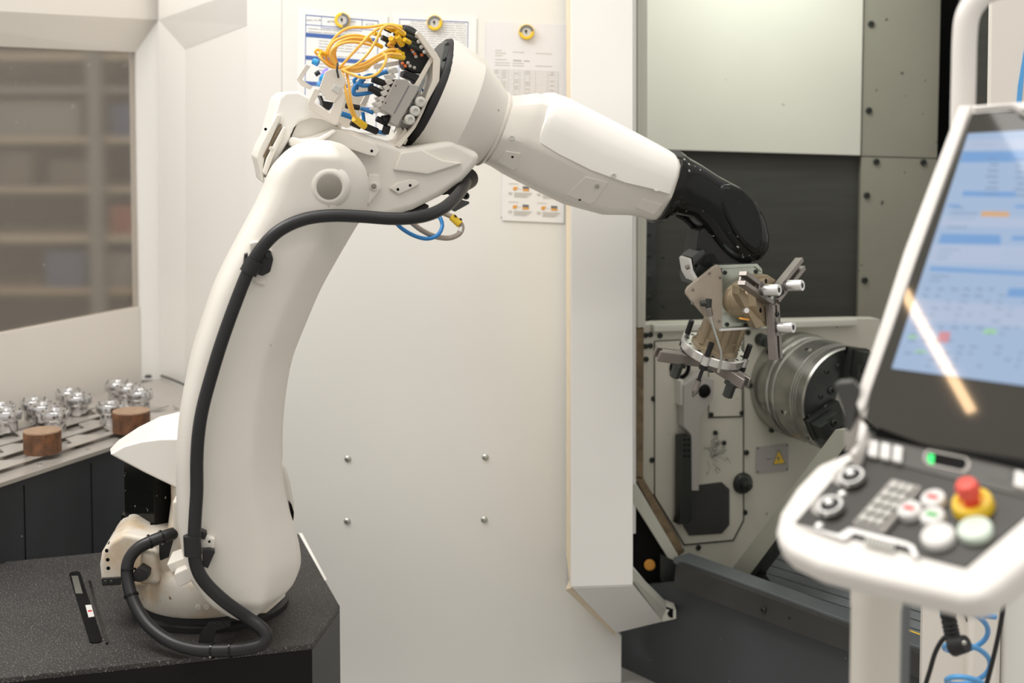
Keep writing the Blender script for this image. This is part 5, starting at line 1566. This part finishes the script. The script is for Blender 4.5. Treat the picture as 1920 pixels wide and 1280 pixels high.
build('support_tube', MB().tube([aty(1804, 330, 2.05), aty(1805, 230, 2.05), aty(1807, 140, 2.05), aty(1809, 70, 2.05), aty(1814, 30, 2.05), aty(1830, 2, 2.05), aty(1856, -18, 2.05), aty(1920, -30, 2.05), aty(2100, -30, 2.05)], 0.0172, 18, 6), 'consolewhite', con)
tb2 = S.at(1890, 198, 0.006)
build('top_grip', MB().tube([S.at(1828, 206, 0.004), S.at(1896, 200, 0.008), S.at(1908, 208, 0.010), S.at(1925, 218, 0.008)], 0.003, 8, 4), 'grey', con)

# hoses and cables hanging under the console
ch = thing('coiled_air_hose', 'light blue coiled air hose hanging below the console', 'hose', aty(1800, 1200, 2.35))
pts = []
cx0, cy0 = 1808, 1120
for k in range(0, 3 * 16 + 1):
    t = k / 16
    a = 2 * PI * t + 2.2
    pts.append(aty(cx0 + 42 * math.cos(a) + t * 4, 1142 + t * 62 + 20 * math.sin(a), 2.42 + 0.05 * math.sin(a)))
build('coil', MB().tube(pts, 0.0046, 10, 3), 'skyblue', ch)
build('hose_lead', MB().tube([aty(1786, 1096, 2.36), aty(1800, 1132, 2.37), aty(1822, 1150, 2.38), aty(1845, 1154, 2.39), aty(1866, 1156, 2.40)], 0.0048, 10, 5), 'skyblue', ch)
cc_ = thing('corrugated_conduit', 'black corrugated cable conduit under the console', 'conduit', aty(1785, 1215, 2.28))
build('conduit', MB().tube([aty(1766, 1070, 2.28), aty(1772, 1120, 2.28), aty(1781, 1170, 2.28), aty(1788, 1200, 2.28), aty(1796, 1222, 2.28)], 0.0125, 14, 9, 0.07), 'blackmatte', cc_)
build('conduit_gland', MB().cyl(aty(1786, 1212, 2.27), aty(1812, 1206, 2.25), 0.0165, 0.014, 18), 'blackmatte', cc_, bevel=0.002)
inst('gland_screw', DOME, 'zinc', cc_, aty(1808, 1205, 2.24), (0, -1, 0), 0.004)
for P, lab in (([(1782, 1190), (1768, 1198), (1754, 1222), (1744, 1255), (1734, 1290), (1728, 1330)], 'thin dark cable curving left from the corrugated conduit'),
               ([(1890, 1040), (1886, 1100), (1876, 1170), (1862, 1235), (1848, 1290), (1840, 1330)], 'thin dark cable hanging down at the right of the blue hose')):
    tag(build('dark_cable', MB().tube([aty(x, y, 2.30) for x, y in P], 0.0042, 8, 6), 'blackmatte'), lab, 'cable', 'dark cables under the console')

# hall tube lamp mirrored by the screen glass
pA, pB = S.at(1712, 575), S.at(1806, 742)


def mirror(p, dist):
    d = (p - CAM).normalized()
    d = d - S.n * 2 * d.dot(S.n)
    return p + d * dist


mA_, mB2 = mirror(pA, 3.2), mirror(pB, 3.2)
MIDL = (mA_ + mB2) / 2
ll = bpy.data.lights.new('tube_lamp', 'AREA')
ll.shape = 'RECTANGLE'
ll.size, ll.size_y = (mB2 - mA_).length * 1.35, 0.035
ll.energy = 1.5
ll.color = (1, 0.66, 0.36)
lo_ = bpy.data.objects.new('tube_lamp', ll)
COL.objects.link(lo_)
zx = ((S.at(1760, 660) - MIDL)).normalized()
xx = (mB2 - mA_).normalized()
xx = (xx - zx * xx.dot(zx)).normalized()
mm = Matrix((xx, (-zx).cross(xx), -zx)).transposed().to_4x4()
mm.translation = MIDL
lo_.matrix_world = mm
